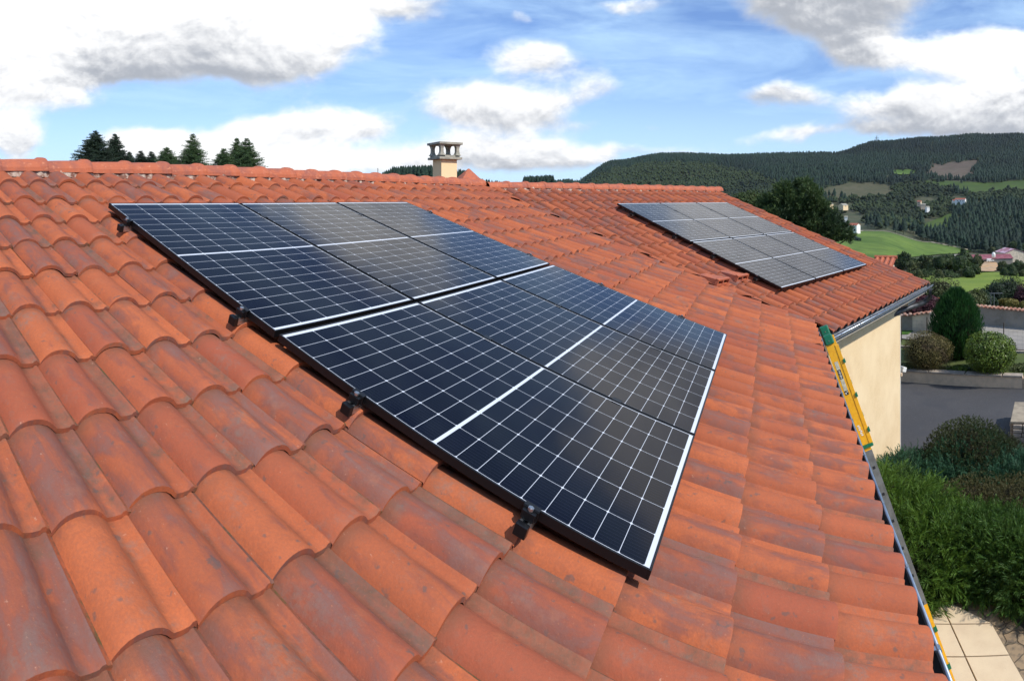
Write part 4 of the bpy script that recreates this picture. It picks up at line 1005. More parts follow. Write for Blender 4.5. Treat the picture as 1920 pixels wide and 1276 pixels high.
b.prism([(q[0] - s0[0], q[1] - s0[1]) for q in edge], .001, .018); b.build('joint_bed', mat('joint_mortar', (.20, .145, .09), .95), terr_)

# low rendered retaining wall with coping along the drive
wa, wb = g0(1688, 716), g0(1916, 729); wdir = wb - wa; wdir /= np.linalg.norm(wdir); wnrm = np.array([-wdir[1], wdir[0], 0]); wnrm = wnrm if wnrm[1] > 0 else -wnrm
wl_a, wl_b = wa - wdir * 3.2, wb + wdir * .02; LWL = np.linalg.norm(wl_b - wl_a); wc = (wl_a + wl_b) / 2
gw = empty('retaining_wall', tuple(wc), 'low beige rendered garden wall with grey coping between drive and shrubs', 'wall'); off_ = -Vector(gw.location)
def lb(b, n, m, par, bev=0):
    o = b.build(n, m, par, bevel=bev); o.location = -Vector(par.location); return o
b = MB(); b.frame_box(wc + wnrm * .1 + UP * .15, wdir, wnrm, UP, LWL, .2, .32); lb(b, 'wall', M['render2'], gw)
k = 0
while k < LWL - .05:
    l = min(.98, LWL - k); b = MB(); b.frame_box(wl_a + wdir * (k + l / 2) + wnrm * .1 + UP * .332, wdir, wnrm, UP, l - .012, .26, .045); lb(b, 'coping_stone', M['coping'], gw, .006); k += 1.
# planted strip and lawn behind it
zl = .28
sheet('lawn', [wl_a + wnrm * .2, wl_b + wnrm * .2, wl_b + wdir * 9 + wnrm * .2, g0(2150, 640, zl), g0(1960, 655, zl), g0(1690, 632, zl), g0(1500, 628, zl)], M['lawn'], zl)
b = MB(); q_ = wl_b + wdir * .02; b.prism([q_, q_ + wdir * 9, q_ + wdir * 9 + wnrm * .3, q_ + wnrm * .3], -.02, zl); tag(b.build('kerb', M['render2']), kind='structure')
# road beyond the lawn and concrete apron
zr_ = .32
rd = mat('pale_road', (.30, .27, .23), .9, noise=[(.8, (.23, .205, .18), .42, .62), (30, (.27, .26, .25), .55, .7)])
sheet('road', [g0(1500, 632, zr_), g0(1690, 634, zr_), g0(1960, 658, zr_), g0(2200, 680, zr_), g0(2200, 600, zr_), g0(1960, 606, zr_), g0(1840, 606, zr_), g0(1690, 612, zr_), g0(1500, 610, zr_)], rd, zr_)
b = MB(); pa_, pb_ = g0(1500, 632, zr_), g0(1960, 659, zr_); dv = pb_ - pa_; dl = np.linalg.norm(dv); dv /= dl; nv = np.array([-dv[1], dv[0], 0]); b.frame_box((pa_ + pb_) / 2 - UP * .02 - nv * .06, dv, nv, UP, dl, .12, .10); tag(b.build('kerb', M['coping']), kind='structure')
sheet('grass_verge', [g0(1640, 628, zr_), g0(1703, 627, zr_), g0(1712, 621, zr_), g0(1706, 612, zr_), g0(1640, 612, zr_)], grass_mat('verge', (.05, .13, .015), (.08, .17, .02), (.04, .09, .015), .5, 3), zr_ + .02)

def block_wall(name, a, b_, h0, h1, m, label, coping=True, base=0.):
    """concrete block wall with a row of roof tiles as coping"""
    a = np.array(a, float); b_ = np.array(b_, float); d = b_ - a; L = np.linalg.norm(d * (1, 1, 0)); d = d / np.linalg.norm(d); n = np.array([-d[1], d[0], 0]); n /= np.linalg.norm(n)
    root = empty(name, tuple(a), label, 'wall'); b = MB()
    V = []
    for s_ in (-.1, .1):
        V += [a + n * s_ - UP * 1.0, b_ + n * s_ - UP * 1.0, b_ + n * s_ + UP * h1, a + n * s_ + UP * h0]
    b.add([v - a for v in V], [(0, 1, 2, 3), (7, 6, 5, 4), (0, 4, 5, 1), (1, 5, 6, 2), (2, 6, 7, 3), (3, 7, 4, 0)]); b.build('wall', m, root)
    if coping:
        nt = max(2, int(L / .17)); dz = np.array([0, 0, 1.])
        top0, top1 = a + UP * h0, b_ + UP * h1
        b = MB()
        for k in range(nt):
            c = top0 + (top1 - top0) * (k + .5) / nt - a; V = []
            for s_ in (-.19, .19):
                for i in range(6):
                    t = PI * i / 5; V.append(c + n * s_ + d * math.cos(t) * .062 + UP * (math.sin(t) * .045 + .03 - (.0 if s_ < 0 else .0)))
            b.add(V, [(i, i + 1, 7 + i, 6 + i) for i in range(5)] + [tuple(range(6)), tuple(range(6, 12))[::-1]])
        b.build('coping_tiles', M['clay_dull'], root)
        b = MB(); b.frame_box((top0 + top1) / 2 - a + UP * .012, (top1 - top0) / np.linalg.norm(top1 - top0), n, np.cross((top1 - top0) / np.linalg.norm(top1 - top0), n), np.linalg.norm(top1 - top0), .3, .03); b.build('mortar_bed', M['mortar'], root)
    return root
P0 = g0(1832, 606, zr_); P1 = g0(1975, 618, zr_); dr_ = P1 - P0; dr_ /= np.linalg.norm(dr_)
hw = lambda x, yt, P: hgt(yt, np.hypot(P[0], P[1])) - P[2]
block_wall('block_wall', P0 - dr_ * 1.0, P1 + dr_ * 4, hw(0, 574, P0), hw(0, 590, P1), M['blockwall'], 'long grey concrete block wall topped with clay tiles right of the cypress')
Q0 = g0(1660, 619, zr_); Q1 = g0(1712, 619, zr_); Q2 = g0(1746, 623, zr_)
block_wall('block_wall', Q0, Q1, hw(0, 591, Q0), hw(0, 591, Q1), M['blockwall'], 'short grey block wall just right of the house corner')
block_wall('block_wall', Q1, Q2, hw(0, 591, Q1), hw(0, 586, Q2), M['blocklight'], 'short cream block wall with tile coping left of the cypress')
b = MB(); b.frame_box(g0(1750, 624, zr_) + UP * .35, dr_, np.cross(dr_, UP), UP, .22, .22, .75); tag(b.build('gate_pillar', M['blocklight']), 'pale gate pillar half hidden behind the cypress', 'pillar')
b = MB(); b.frame_box(P0 - dr_ * .2 + UP * .62 - np.cross(UP, dr_) * .13, dr_, np.cross(dr_, UP), UP, .16, .05, .22); tag(b.build('meter_box', M['white_p']), 'small white box fixed on the long grey block wall', 'meter box')
# wire mesh fence along the kerb
def wire_fence(pts, h, label):
    root = empty('wire_fence', tuple(pts[0]), label, 'fence'); o0 = np.array(pts[0])
    b = MB()
    for p, q in zip(pts[:-1], pts[1:]):
        p = np.array(p) - o0; q = np.array(q) - o0
        for k in range(6): z = .08 + (h - .1) * k / 5; b.tube([p + UP * z, q + UP * z], .0022, 4, False)
        n_ = int(np.linalg.norm(q - p) / .16)
        for k in range(n_): c_ = p + (q - p) * k / n_; b.tube([c_ + UP * .05, c_ + UP * h], .0018, 4, False)
    b.build('mesh', M['alu_grey'], root)
    for p in pts: b = MB(); p = np.array(p) - o0; b.tube([p, p + UP * (h + .12)], .018, 8); b.build('post', M['bark'], root)
wire_fence([g0(1690, 640, zl), g0(1738, 642, zl), g0(1882, 654, zl), g0(1935, 660, zl)], .72, 'thin wire mesh fence with dark posts behind the round shrubs')
# garden wall corner with flat stones at the right edge
wq = g0(1899, 826); root = empty('stone_wall', tuple(wq), 'rough dry stone wall end with flat capstones at the right edge', 'wall')
rs_ = random.Random(9); dx_ = np.array([.62, -.78, 0]); dy_ = np.array([.78, .62, 0])
b = MB(); b.frame_box(dx_ * .8 + dy_ * .6 + UP * .16, dx_, dy_, UP, 1.56, 1.1, .34); b.build('core', M['soil'], root)
for lv in range(4):
    k = 0
    while k < 1.6:
        l = rs_.uniform(.16, .34); b = MB(); b.frame_box(dx_ * (k + l / 2) + UP * (.045 + lv * .088) + dy_ * rs_.uniform(.0, .025), dx_, dy_, UP, l - .012, .14, .078); b.build('stone', M['coping'], root, bevel=.014); k += l
    k = .05
    while k < 1.2:
        l = rs_.uniform(.16, .34); b = MB(); b.frame_box(dy_ * (k + l / 2) + UP * (.045 + lv * .088) + dx_ * rs_.uniform(.0, .02), dx_, dy_, UP, .14, l - .012, .078); b.build('stone', M['coping'], root, bevel=.014); k += l
b = MB(); b.frame_box(dx_ * .78 + dy_ * .6 + UP * .38, dx_, dy_, UP, 1.66, 1.24, .05); b.build('capstone', mat('cap', (.34, .28, .20), .9, noise=(4, (.22, .18, .13), .4, .6)), root, bevel=.01)

# neighbour's tiled roofs just below the far eave
def small_roof(px, yt, dist, w, dpt, label, ang, hz=1.2):
    c = polar(px, dist); root = empty('outbuilding', (c[0], c[1], hgt(yt, dist) - 2.2), label, 'outbuilding'); root.rotation_euler.z = ang
    b = MB(); b.box(-w / 2, -dpt / 2, -6, w / 2, dpt / 2, 2.2 - hz); b.build('wall', M['blocklight'], root)
    b = MB(); nt = int(w / .24)
    for k in range(nt):
        x = -w / 2 - .1 + k * (w + .2) / nt; V = []
        for (y, z) in ((dpt / 2, 2.2), (-dpt / 2 - .15, 2.2 - hz)):
            for i in range(7): t = PI * i / 6; V.append((x + .12 - math.cos(t) * .085, y, z + math.sin(t) * .06))
            V.append((x + .24, y, z))
        b.add(V, [(i, i + 1, 9 + i, 8 + i) for i in range(7)])
    b.add([(-w / 2 - .1, dpt / 2, 2.17), (w / 2 + .1, dpt / 2, 2.17), (w / 2 + .1, -dpt / 2 - .15, 2.17 - hz), (-w / 2 - .1, -dpt / 2 - .15, 2.17 - hz)], [(0, 1, 2, 3)])
    b.build('roof', M['clay'], root); b = MB(); b.tube([(-w / 2 - .15, dpt / 2, 2.2), (w / 2 + .15, dpt / 2, 2.2)], .1, 8); b.build('ridge_tiles', M['clay'], root)
small_roof(1657, 484, 34, 1.0, 1.4, 'small tiled roof peeking over the edge of the far wing', az(1655) - R(10), .45)
small_roof(1713, 563, 26, 1.2, 1.6, 'low tiled outbuilding roof under the far gutter end', az(1713) - R(40), .35)

# ------------------------------------------------------------------ plants
def norm(v): return v / (np.linalg.norm(v, axis=-1, keepdims=True) + 1e-9)
def blades(P, Dr, L, Wd_, rg, droop=.15, seg=1):
    """thin pointed blades: one triangle pair each"""
    n = len(P); s = norm(np.cross(Dr, norm(rg.normal(size=(n, 3))))) * Wd_[:, None]
    tip = P + Dr * L[:, None] - np.array([0, 0, 1.]) * (L * droop)[:, None]; mid = P + Dr * (L * .45)[:, None]
    V = np.stack([P, mid + s, tip, mid - s], 1).reshape(-1, 3); Fq = np.arange(n * 4).reshape(n, 4); return V, Fq
def lump(centers, radii, n, rg, flat=1.):
    """points on the upper surface of overlapping ellipsoids, with outward directions"""
    w = np.array([r_[0] * r_[1] for r_ in radii]); k = rg.choice(len(centers), n, p=w / w.sum()); c = np.array(centers)[k]; r_ = np.array(radii)[k]
    u = norm(rg.normal(size=(n, 3))); u[:, 2] = np.abs(u[:, 2]) * 1. - .12; u = norm(u); s = rg.uniform(.72, 1.03, n)[:, None]
    return c + u * r_ * s, norm(u / r_), s[:, 0]
def juniper(name, cs, rs, n, m, label, seed, L=(.14, .40), wd=.0050, group=None, spray=22, up=.10, clip=None):
    rg = np.random.default_rng(seed); cs = np.array(cs, float); rs = np.array(rs, float)
    P, N_, s = lump(cs, rs, n, rg); keep = P[:, 2] > .02; P, N_ = P[keep], N_[keep]; n = len(P)
    lean = norm(np.array([1., -.2, 0]) * .0 + rg.normal(size=(n, 3)) * (.55, .55, .25))
    Dm = norm(N_ * .7 + lean * .65 + np.array([0, 0, up])); Lm = rg.uniform(*L, n)
    VV, FF, b_ = [], [], 0
    # main stem sprays: side twigs feathered along the stem
    k = spray; t = np.tile(np.linspace(.1, 1, k), n); Di0 = None; Pi = np.repeat(P, k, 0); Di = np.repeat(Dm, k, 0); Li = np.repeat(Lm, k)
    sd_ = norm(np.cross(Di, np.repeat(norm(rg.normal(size=(n, 3))), k, 0))) * np.tile(np.where(np.arange(k) % 2, 1, -1), n)[:, None]
    base = Pi + Di * (Li * t)[:, None] * .85; Dt = norm(Di * .9 + sd_ * (.75 * (1.1 - t))[:, None] + rg.normal(size=base.shape) * .12)
    V, Fq = blades(base, Dt, Li * (.42 * (1.15 - t)) + .02, np.full(len(base), wd) * rg.uniform(.7, 1.3, len(base)), rg)
    org = np.array([cs[:, 0].mean(), cs[:, 1].mean(), 0]); root = empty(name, tuple(org), label, 'shrub', group)
    np_mesh('foliage', V - org, Fq, m, root)
    # dark inner body so no ground shows through
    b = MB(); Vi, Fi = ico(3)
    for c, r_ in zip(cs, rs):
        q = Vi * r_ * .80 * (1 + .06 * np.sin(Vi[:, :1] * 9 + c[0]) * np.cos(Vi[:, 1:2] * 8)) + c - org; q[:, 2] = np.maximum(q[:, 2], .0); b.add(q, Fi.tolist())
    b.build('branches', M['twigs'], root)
    return root
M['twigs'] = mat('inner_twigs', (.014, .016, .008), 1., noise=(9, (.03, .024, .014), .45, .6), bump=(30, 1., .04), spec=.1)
M['jun_green'] = leaf_mat('juniper_green', (.050, .115, .014), (.115, .205, .026), (.030, .070, .011), big=1.7)
M['jun_blue'] = leaf_mat('juniper_blue', (.030, .095, .048), (.065, .155, .082), (.020, .062, .030), big=1.4)
M['jun_dark'] = leaf_mat('juniper_dark', (.034, .088, .014), (.080, .155, .024), (.022, .056, .011), big=1.8)
M['heath'] = leaf_mat('heath_brown', (.070, .075, .022), (.115, .095, .040), (.048, .062, .018), big=1.2)
M['dome'] = leaf_mat('dome_leaf', (.032, .050, .016), (.058, .072, .024), (.045, .040, .018), big=1.5)
def gl(x, y, z): p = ground(x, y, z); return p
def mound(x, y, ztop, rx, ry):      # ellipsoid whose middle is seen at picture point x, y on height ztop/2
    p = ground(x, y, ztop * .6); return [p[0], p[1], .0], [rx, ry, ztop]
def mk(lst): cs, rs = zip(*[mound(*a) for a in lst]); return cs, rs
cs, rs = mk([(1665, 935, .85, .75, .8), (1710, 960, .8, .9, .9), (1735, 1010, .72, .85, .85), (1790, 1010, .6, .8, .8), (1690, 1030, .65, .7, .8)])
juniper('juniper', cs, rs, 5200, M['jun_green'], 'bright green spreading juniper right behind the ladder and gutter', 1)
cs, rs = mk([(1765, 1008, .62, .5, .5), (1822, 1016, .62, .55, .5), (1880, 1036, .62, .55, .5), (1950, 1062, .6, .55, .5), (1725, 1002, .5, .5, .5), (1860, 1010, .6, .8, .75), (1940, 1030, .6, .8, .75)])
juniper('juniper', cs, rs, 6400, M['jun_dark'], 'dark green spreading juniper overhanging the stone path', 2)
cs, rs = mk([(1705, 878, .45, .7, .5), (1760, 890, .5, .9, .55), (1830, 885, .5, .9, .55), (1900, 888, .5, .9, .55), (1960, 880, .5, .9, .6)])
juniper('juniper', cs, rs, 5200, M['jun_blue'], 'bluish green low juniper in a band between drive and heather', 3, L=(.12, .34))
cs, rs = mk([(1800, 860, .72, .55, .5), (1835, 850, .70, .5, .5)])
juniper('juniper', cs, rs, 2300, M['jun_blue'], 'blue green juniper sprays climbing the dark clipped dome', 4, L=(.14, .3))
cs, rs = mk([(1825, 932, .62, 1.0, .7), (1900, 936, .64, 1.0, .8), (1965, 945, .64, .9, .8)])
juniper('heather', cs, rs, 12500, M['heath'], 'low brownish green heather cushion between two junipers', 5, L=(.035, .08), wd=.0045, spray=7)
cs, rs = mk([(1818, 832, 1.0, .95, .95), (1868, 850, .6, .8, .55)])
juniper('clipped_shrub', cs, rs, 12000, M['dome'], 'dark rounded clipped shrub at the edge of the drive', 6, L=(.03, .07), wd=.006, spray=7, up=.2)
cs, rs = mk([(1735, 862, .26, .28, .2)])
fr_ = juniper('flowering_shrub', cs, rs, 500, M['jun_dark'], 'small plant with pink flowers beside the dark dome', 7, L=(.05, .12))
rg = np.random.default_rng(3); V, Fq = ico(1); pk = mat('pink_petals', (.62, .10, .13), .7)
for k in range(14):
    p = np.array(cs[0]) + np.array([rg.uniform(-.3, .3), rg.uniform(-.18, .18), rg.uniform(.24, .40)]) - np.array(fr_.location)
    np_mesh('flower', V * rg.uniform(.014, .026) * rg.uniform(.8, 1.2, (len(V), 1)) + p, Fq, pk, fr_)

def leafy(name, c, rad, n, m, label, seed, cat='shrub', lw=.05, group=None, trunk=0., shape=None, inner=.82, lumps=9, amp=.16, aspect=.55):
    """shrub or tree crown of many separate leaves around a lumpy body"""
    rg = np.random.default_rng(seed); c = np.array(c, float); rad = np.array(rad, float)
    u = norm(rg.normal(size=(n, 3))); s = rg.uniform(.70, 1.04, n)
    ld = norm(rg.normal(size=(lumps, 3))); f_ = np.max(np.clip(u @ ld.T, 0, 1) ** 6, axis=1); s = s * (1 - amp + amp * 1.6 * f_)
    if shape is not None: sh = shape(u[:, 2]); u2 = u.copy(); u2[:, :2] *= sh[:, None]
    else: u2 = u
    P = u2 * rad * s[:, None]; nr = norm(u + rg.normal(size=(n, 3)) * .55)
    a = norm(np.cross(nr, rg.normal(size=(n, 3)))); b_ = np.cross(nr, a); l = lw * rg.uniform(.6, 1.3, n)[:, None]
    V = np.stack([P - a * l, P + b_ * l * aspect, P + a * l, P - b_ * l * aspect], 1).reshape(-1, 3); Fq = np.arange(4 * n).reshape(n, 4)
    root = empty(name, tuple(c - np.array([0, 0, rad[2] + trunk])), label, cat, group); off = np.array([0, 0, rad[2] + trunk])
    np_mesh('crown' if trunk else 'foliage', V + off, Fq, m, root)
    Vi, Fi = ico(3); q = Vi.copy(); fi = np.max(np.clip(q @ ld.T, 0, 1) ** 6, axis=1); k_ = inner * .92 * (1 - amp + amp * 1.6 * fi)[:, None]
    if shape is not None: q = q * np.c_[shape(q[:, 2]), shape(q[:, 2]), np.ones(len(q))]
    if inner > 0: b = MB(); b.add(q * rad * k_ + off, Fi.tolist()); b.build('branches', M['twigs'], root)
    if trunk: b = MB(); b.tube([(0, 0, -.4), (0, 0, trunk * .6), (.05, 0, trunk + rad[2] * .9)], [.05 * rad[0] + .04, .04 * rad[0] + .03, .02], 8); b.build('trunk', M['bark'], root)
    return root
def at_d(px, yc, d): return polar(px, d, hgt(yc, d))
sc_ = lambda pxw, d: pxw / F * d
M['bush_brown'] = leaf_mat('bush_brown', (.095, .085, .022), (.17, .135, .042), (.085, .055, .028), big=2.2, trans=.15)
M['bush_green'] = leaf_mat('bush_green', (.070, .120, .014), (.17, .23, .030), (.045, .080, .014), big=2.6, rough=.35, trans=.1)
M['cypress'] = leaf_mat('cypress_leaf', (.018, .075, .016), (.042, .125, .022), (.012, .05, .014), big=1.8, trans=.1)
M['purple'] = leaf_mat('purple_leaf', (.045, .012, .020), (.085, .022, .032), (.03, .012, .016), big=2., trans=.1)
M['olive'] = leaf_mat('olive_leaf', (.060, .078, .022), (.10, .115, .035), (.04, .05, .016), big=.8, trans=.15)
M['deep'] = leaf_mat('deep_leaf', (.014, .030, .012), (.030, .055, .018), (.010, .018, .012), big=.9, trans=.1)
M['autumn'] = leaf_mat('autumn_leaf', (.13, .12, .022), (.22, .16, .035), (.08, .10, .02), big=1.2, trans=.15)
d = 16.9; leafy('round_bush', at_d(1738, 660, d), (sc_(50, d), sc_(48, d), sc_(39, d)), 15000, M['bush_brown'], 'round brownish clipped bush left of the dark cypress', 21, lw=.020, amp=.10, aspect=.4)
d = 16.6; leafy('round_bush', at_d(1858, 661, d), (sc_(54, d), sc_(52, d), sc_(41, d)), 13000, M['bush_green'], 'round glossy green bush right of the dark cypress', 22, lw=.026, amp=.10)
# cypress: upright flames of foliage
d = 18.2; c = at_d(1793, 690, d); root = empty('cypress', (c[0], c[1], zl), 'dark green conical cypress standing between two round bushes', 'tree')
rg = np.random.default_rng(5); H_ = hgt(536, d) - zl; n = 17000; t = rg.uniform(0, 1, n) ** .85; prof = np.interp(t, [0, .15, .45, .72, .88, 1.], [.60, .88, 1., .80, .50, .14]) * sc_(48, d); a = rg.uniform(0, 2 * PI, n)
fl_ = 1 + .10 * np.sin(a * 11 + 6 * np.sin(t * 5)) ; rr_ = prof * rg.uniform(.74, 1.03, n) * fl_; P = np.stack([np.cos(a) * rr_, np.sin(a) * rr_, t * H_ * .93 + .02 * np.sin(a * 9)], -1)
Dr = norm(np.stack([np.cos(a) * .32, np.sin(a) * .32, np.ones(n)], -1) + rg.normal(size=(n, 3)) * .16); V, Fq = blades(P, Dr, rg.uniform(.07, .19, n), rg.uniform(.006, .012, n), rg, droop=0)
np_mesh('foliage', V, Fq, M['cypress'], root)
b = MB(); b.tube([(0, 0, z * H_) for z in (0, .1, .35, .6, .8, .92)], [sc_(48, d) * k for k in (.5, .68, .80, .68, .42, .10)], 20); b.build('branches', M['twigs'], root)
b = MB(); b.tube([(0, 0, -.1), (0, 0, .6)], .06, 8); b.build('trunk', M['bark'], root)
# small plants by the bushes
d = 17.4
for x, y, w_, m_, lab in ((1700, 688, 16, 'olive', 'tuft of olive grass at the foot of the brownish bush'), (1800, 692, 22, 'bush_green', 'small leafy plant on the lawn between the two round bushes'), (1915, 690, 20, 'olive', 'olive tuft beside the glossy green bush'), (1826, 700, 14, 'autumn', 'yellowish seedling at the coping between the bushes')):
    leafy('garden_plant', at_d(x, y, d - .6), (sc_(w_, d), sc_(w_, d), .12), 700, M[m_], lab, int(x), lw=.03, inner=.4)
# purple hedge, shrubs and trees beyond the walls
for x, y, d, rx, rz, m_, lab, lw in ((1705, 577, 24.6, .85, .42, 'purple', 'dark purple leaved shrub over the short grey wall', .04), (1738, 572, 25, .7, .40, 'purple', 'purple leaved shrub touching the cypress', .04)):
    leafy('purple_shrub', at_d(x, y, d), (rx, .6, rz), 5000, M[m_], lab, int(x), lw=lw)
trees = [(1762, 556, 34, 1.9, 1.15, 'olive', 'olive green shrub behind the cypress on its left'), (1720, 560, 36, 1.7, 1.0, 'olive', 'pale olive shrub beyond the far gutter end'), (1822, 566, 32, .8, .8, 'olive', 'brownish shrub hugging the right side of the cypress'),
         (1870, 552, 38, 1.0, .85, 'deep', 'dark round tree behind the long block wall, left one'), (1895, 552, 41, 1.1, 1.3, 'deep', 'dark tree with pointed top behind the long block wall'), (1925, 560, 40, 1.3, 1.0, 'purple', 'dark purple tree behind the long block wall'),
         (1848, 566, 36, .8, .7, 'deep', 'small dark shrub at the left end of the long block wall'), (1893, 570, 31, .55, .38, 'autumn', 'yellow orange shrub over the long block wall'), (1922, 575, 31, .5, .36, 'autumn', 'yellow green shrub at the right end of the long block wall')]
for i, (x, y, d, rx, rz, m_, lab) in enumerate(trees):
    leafy('garden_tree' if rz > .8 else 'garden_shrub', at_d(x, y, d), (rx, rx * .9, rz), 5200, M[m_], lab, 60 + i, cat='tree' if rz > .8 else 'shrub', lw=.055, trunk=1.2 if rz > .8 else 0., amp=.3, inner=.72)
# trellis frame
b = MB(); tx = lambda x, y: at_d(x, y, 30.)
b.tube([tx(1858, 580), tx(1858, 549)], .02, 6); b.tube([tx(1864, 580), tx(1864, 549)], .02, 6); b.tube([tx(1855, 550), tx(1880, 549.5)], .02, 6); tag(b.build('washing_line_frame', M['alu_grey']), 'thin grey metal frame behind the long block wall', 'frame')

# hedge of trees between the two meadows, copies of three crowns
M['hedge_a'] = leaf_mat('hedge_dark', (.028, .055, .014), (.055, .085, .022), (.020, .036, .012), big=.25, trans=.1)
M['hedge_b'] = leaf_mat('hedge_olive', (.055, .075, .020), (.085, .095, .030), (.040, .045, .018), big=.25, trans=.1)
protos = []
for i, m_ in enumerate(('hedge_a', 'hedge_b', 'hedge_a')):
    protos.append(leafy('hedgerow_tree', (0, 0, 4.), (3.3, 3.3, 3.), 2600, M[m_], 'x', 90 + i, cat='tree', lw=.42, trunk=1., amp=.4, inner=.7, lumps=14))
rh = np.random.default_rng(17); hed = []
for k in range(26): hed.append((1684 + k * 5.8 + rh.uniform(-3, 3), rh.uniform(486, 510), rh.uniform(250, 290), rh.uniform(.72, 1.15)))
for k in range(10): hed.append((1690 + k * 14 + rh.uniform(-4, 4), rh.uniform(511, 522), rh.uniform(215, 240), rh.uniform(.6, .85)))
for (x, y, d, s) in ((1806, 470, 420, .6), (1880, 500, 300, .9), (1895, 505, 290, .85), (1908, 500, 300, 1.), (1922, 506, 290, .9), (1884, 510, 260, .6), (1900, 513, 255, .6), (1918, 514, 250, .6), (1798, 455, 640, 2.0), (1812, 463, 600, 1.6), (1860, 470, 560, 1.2), (1900, 462, 560, 1.6), (1918, 466, 540, 1.4), (1940, 470, 520, 1.6)): hed.append((x, y, d, s))
used = [False] * 3
col_w = ['', '', '']
for k, (x, y, d, s) in enumerate(hed):
    i = k % 3; o = protos[i] if not used[i] else copy_tree(protos[i]); used[i] = True
    p = at_d(x, y, d); o.location = (p[0], p[1], p[2] - 4. * s); o.scale = (s * .95, s * .95, s); o.rotation_euler.z = rh.uniform(0, 6.28)
    if k < 36:
        tag(o, 'bushy tree in the hedgerow between the bright meadow and the lower meadow', 'tree', 'hedgerow trees between the two meadows')
    else:
        tag(o, 'bushy tree standing around the farm with the red barns', 'tree', 'trees around the farm')
# dark trees along the big field's far edge are part of the woods; a clipped hedge beside the white house
hp = [terr(np.array([x_]), np.array([r_]), .2)[0] for x_, r_ in ((1575, 560), (1612, 470))]
b = MB(); dv = hp[1] - hp[0]; dl = np.linalg.norm(dv); dv /= dl; b.frame_box((hp[0] + hp[1]) / 2 + UP * 1.2, dv, norm(np.cross(dv, UP)), UP, dl, 2.4, 3.2); tag(b.build('clipped_hedge', M['conifer_far']), 'long dark clipped hedge beside the white house', 'hedge')

# ------------------------------------------------------------------ conifers behind the ridge, big pine
def spruce(name, px, ytop, ybot, d, wpx, m, label, seed, dense=1., two=None, droop=.1):
    """trunk with whorls of needle covered branches; only its upper part clears the roof"""
    rg = np.random.default_rng(seed); c = polar(px, d); zt_ = hgt(ytop, d); base = -1.; Hh = zt_ - base; root = empty(name, (c[0], c[1], base), label, 'tree')
    b = MB(); b.tube([(0, 0, 0), (0, 0, Hh * .6), (0, 0, Hh)], [.16, .08, .006], 8); b.build('trunk', M['bark'], root)
    hv = zt_ - hgt(ybot, d); R_at = sc_(wpx / 2, d) * 1.25                       # crown radius at ybot
    P_, D_, L_ = [], [], []
    B = MB(); z = .05
    depth = hv * 3.
    while z < depth:
        f_ = z / hv; Rr = R_at * min(1.25, f_ ** .8) + .04; nb = int((10 + 9 * dense) * min(1, .4 + f_))
        for k in range(nb):
            a = rg.uniform(0, 2 * PI); L = Rr * rg.uniform(.55, 1.12); dr = np.array([math.cos(a), math.sin(a), rg.uniform(.05, .45) - droop * f_]); dr /= np.linalg.norm(dr)
            o_ = np.array([0, 0, Hh - z + rg.uniform(-.04, .04)]); m_ = max(3, int(L / .055))
            B.tube([o_, o_ + dr * L * .9], [.012, .003], 4, False)
            for j in range(m_):
                t = (j + .6) / m_; pt = o_ + dr * L * t + np.array([0, 0, -.06 * L * t * t]); w = .30 * L * (1.1 - t) + .05
                for s_ in (-1, 1):
                    sd = np.array([-math.sin(a), math.cos(a), 0]) * s_; q = norm(dr * .8 + sd * .8 + rg.normal(size=3) * .2)
                    kk = max(2, int(w / .045))
                    for h_ in range(kk): P_.append(pt + q * w * h_ / kk); D_.append(norm(q + rg.normal(size=3) * .55)); L_.append(rg.uniform(.06, .12))
                P_.append(pt); D_.append(norm(dr + rg.normal(size=3) * .4)); L_.append(.12)
        z += rg.uniform(.07, .13) * (1.1 if dense < .8 else .9) * (hv / 1.6) ** .5
    for k in range(10): P_.append(np.array([0, 0, Hh - .02 * k])); D_.append(norm(np.array([0, 0, 1.]) + rg.normal(size=3) * .5)); L_.append(.1)
    B.build('limbs', M['bark'], root)
    P_, D_, L_ = np.array(P_), np.array(D_), np.array(L_); V, Fq = blades(P_, D_, L_ * d / 40, np.full(len(P_), .013 * d / 40), rg, droop=0); np_mesh('crown', V, Fq, m, root)
    return root
M['spruce_d'] = leaf_mat('spruce_dark', (.018, .036, .024), (.042, .066, .036), (.015, .026, .018), big=.7, trans=.1)
M['spruce_g'] = leaf_mat('spruce_green', (.045, .095, .035), (.10, .15, .055), (.030, .060, .028), big=.7, trans=.1)
for a in ((178, 246, 300, 40, 70, 'spruce_d', 'tallest dark spruce, leftmost above the near ridge', 31, 1.1), (215, 252, 304, 41, 52, 'spruce_d', 'second dark spruce with a pointed tip beside the leftmost one', 32, 1.1),
          (243, 285, 307, 44, 22, 'spruce_d', 'faint small spruce just right of the two dark spruces', 33, .6), (264, 283, 308, 43, 26, 'spruce_d', 'small thin spruce third in the row above the ridge', 34, .6), (284, 285, 309, 43, 26, 'spruce_d', 'small spruce with a leaning side branch', 35, .7),
          (312, 277, 311, 38, 52, 'spruce_g', 'broad low green fir in the middle of the row', 36, 1.), (361, 252, 313, 38, 56, 'spruce_g', 'open green fir with a tall narrow tip', 37, .9),
          (420, 279, 315, 39, 44, 'spruce_g', 'short green fir left of the rightmost cluster', 38, 1.), (444, 260, 317, 40, 48, 'spruce_g', 'slender fir in the rightmost cluster', 39, 1.), (463, 260, 319, 39, 60, 'spruce_g', 'rightmost broad green fir above the ridge', 40, 1.1)):
    spruce('spruce' if a[5] == 'spruce_d' else 'fir', a[0], a[1], a[2], a[3], a[4], M[a[5]], a[6], a[7], a[8])
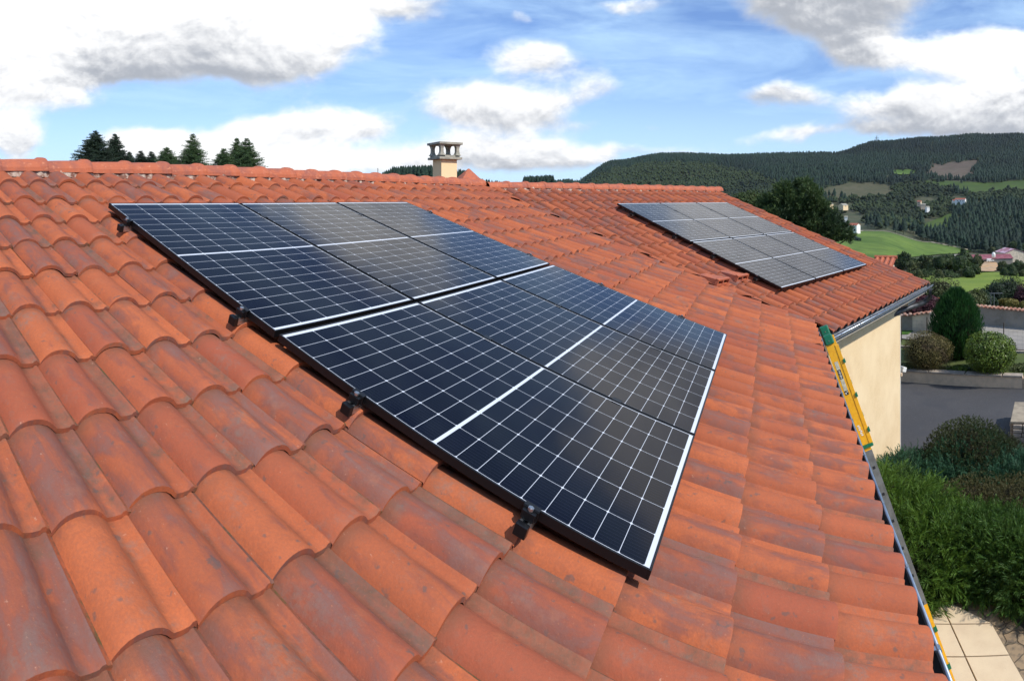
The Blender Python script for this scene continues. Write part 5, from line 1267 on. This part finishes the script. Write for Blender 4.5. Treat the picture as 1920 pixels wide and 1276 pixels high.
# big pine behind the far wing
M['pine'] = leaf_mat('pine_needles', (.034, .072, .022), (.095, .135, .038), (.024, .046, .018), big=.8, trans=.1)
def pine(px, d, label, masses, base=-3., seed=50, tuft=150, nl=.20):
    rg = np.random.default_rng(seed); c = polar(px, d); root = empty('pine_tree', (c[0], c[1], base), label, 'tree'); o0 = np.array([c[0], c[1], base]); P_, D_, = [], []
    B = MB(); topz = hgt(min(m_[1] for m_ in masses), d) - base
    B.tube([(0, 0, 0), (.1, 0, topz * .5), (0, .1, topz * .9)], [.22, .15, .04], 8); tr = B.build('trunk', M['bark'], root); B = MB()
    right = np.array([c[1], -c[0], 0]) / d; fw = np.array([c[0], c[1], 0]) / d
    for (x, y, rx, rz, dd) in masses:
        cc_ = at_d(x, y, d) + fw * dd - o0; r_ = np.array([sc_(rx, d), sc_(rz, d)])
        B.tube([(0, 0, max(.5, cc_[2] - 1.2)), cc_], [.05, .02], 5)
        n = int(tuft * rx * rz / 420) + 10
        u = norm(rg.normal(size=(n, 3))); s = rg.uniform(.35, 1.0, n) ** .6
        P = cc_ + (right * (u[:, :1] * r_[0]) + fw * (u[:, 1:2] * r_[0]) + UP * (u[:, 2:] * r_[1])) * s[:, None]
        P_.append(P); D_.append(norm(right * u[:, :1] + fw * u[:, 1:2] + UP * (u[:, 2:] + .75)))
    B.build('limbs', M['bark'], root)
    P, Dn = np.concatenate(P_), np.concatenate(D_); k = 22
    Pi, Di = np.repeat(P, k, 0), norm(np.repeat(Dn, k, 0) + rg.normal(size=(len(P) * k, 3)) * .62); off = np.repeat(Dn, k, 0) * rg.uniform(0, .22, len(Pi))[:, None]
    V, Fq = blades(Pi + off, Di, rg.uniform(nl * .6, nl, len(Pi)), np.full(len(Pi), .011 * d / 22), rg, droop=0); np_mesh('crown', V, Fq, M['pine'], root)
pine(1500, 24, 'large dark pine tree standing behind the far wing', [(1470, 356, 12, 10, 0), (1466, 372, 20, 10, 0), (1508, 350, 14, 10, .3), (1516, 366, 24, 11, 0), (1490, 384, 26, 12, 0), (1530, 388, 22, 12, .2), (1448, 388, 18, 10, .4), (1436, 378, 10, 7, .4), (1462, 404, 32, 14, 0), (1505, 406, 32, 14, .3), (1548, 402, 16, 9, .2), (1538, 422, 30, 13, 0), (1564, 418, 14, 9, .5), (1572, 438, 20, 9, 0), (1590, 447, 10, 5, 0), (1583, 430, 8, 5, .2), (1550, 444, 26, 10, .3), (1500, 428, 36, 14, .5), (1425, 400, 12, 8, .8), (1470, 422, 26, 12, .6)], tuft=200)
M['broad_near'] = leaf_mat('broadleaf_pale', (.055, .085, .022), (.085, .12, .035), (.04, .06, .02), big=.5)
leafy('broadleaf_tree', at_d(1405, 378, 40), (1.2, 1.1, .7), 3500, M['broad_near'], 'pale green broadleaf crown left of the big pine', 71, cat='tree', lw=.07, trunk=3., amp=.3)

# ------------------------------------------------------------------ air
hb = MB(); hb.box(-4010, -4010, float(TV[:, 2].min()) - 1, 4010, 4010, float(TV[:, 2].max()) + 25)
hm = bpy.data.materials.new('haze_air'); hm.use_nodes = True; hm.node_tree.nodes.clear(); q = NT(hm.node_tree)
ho = q.n('ShaderNodeOutputMaterial'); hv_ = q.n('ShaderNodeVolumePrincipled'); hv_.inputs['Color'].default_value = (.80, .88, 1., 1); hv_.inputs['Density'].default_value = .000022; hv_.inputs['Anisotropy'].default_value = .2
q.L.new(hv_.outputs[0], ho.inputs['Volume']); tag(hb.build('haze', hm), kind='stuff')
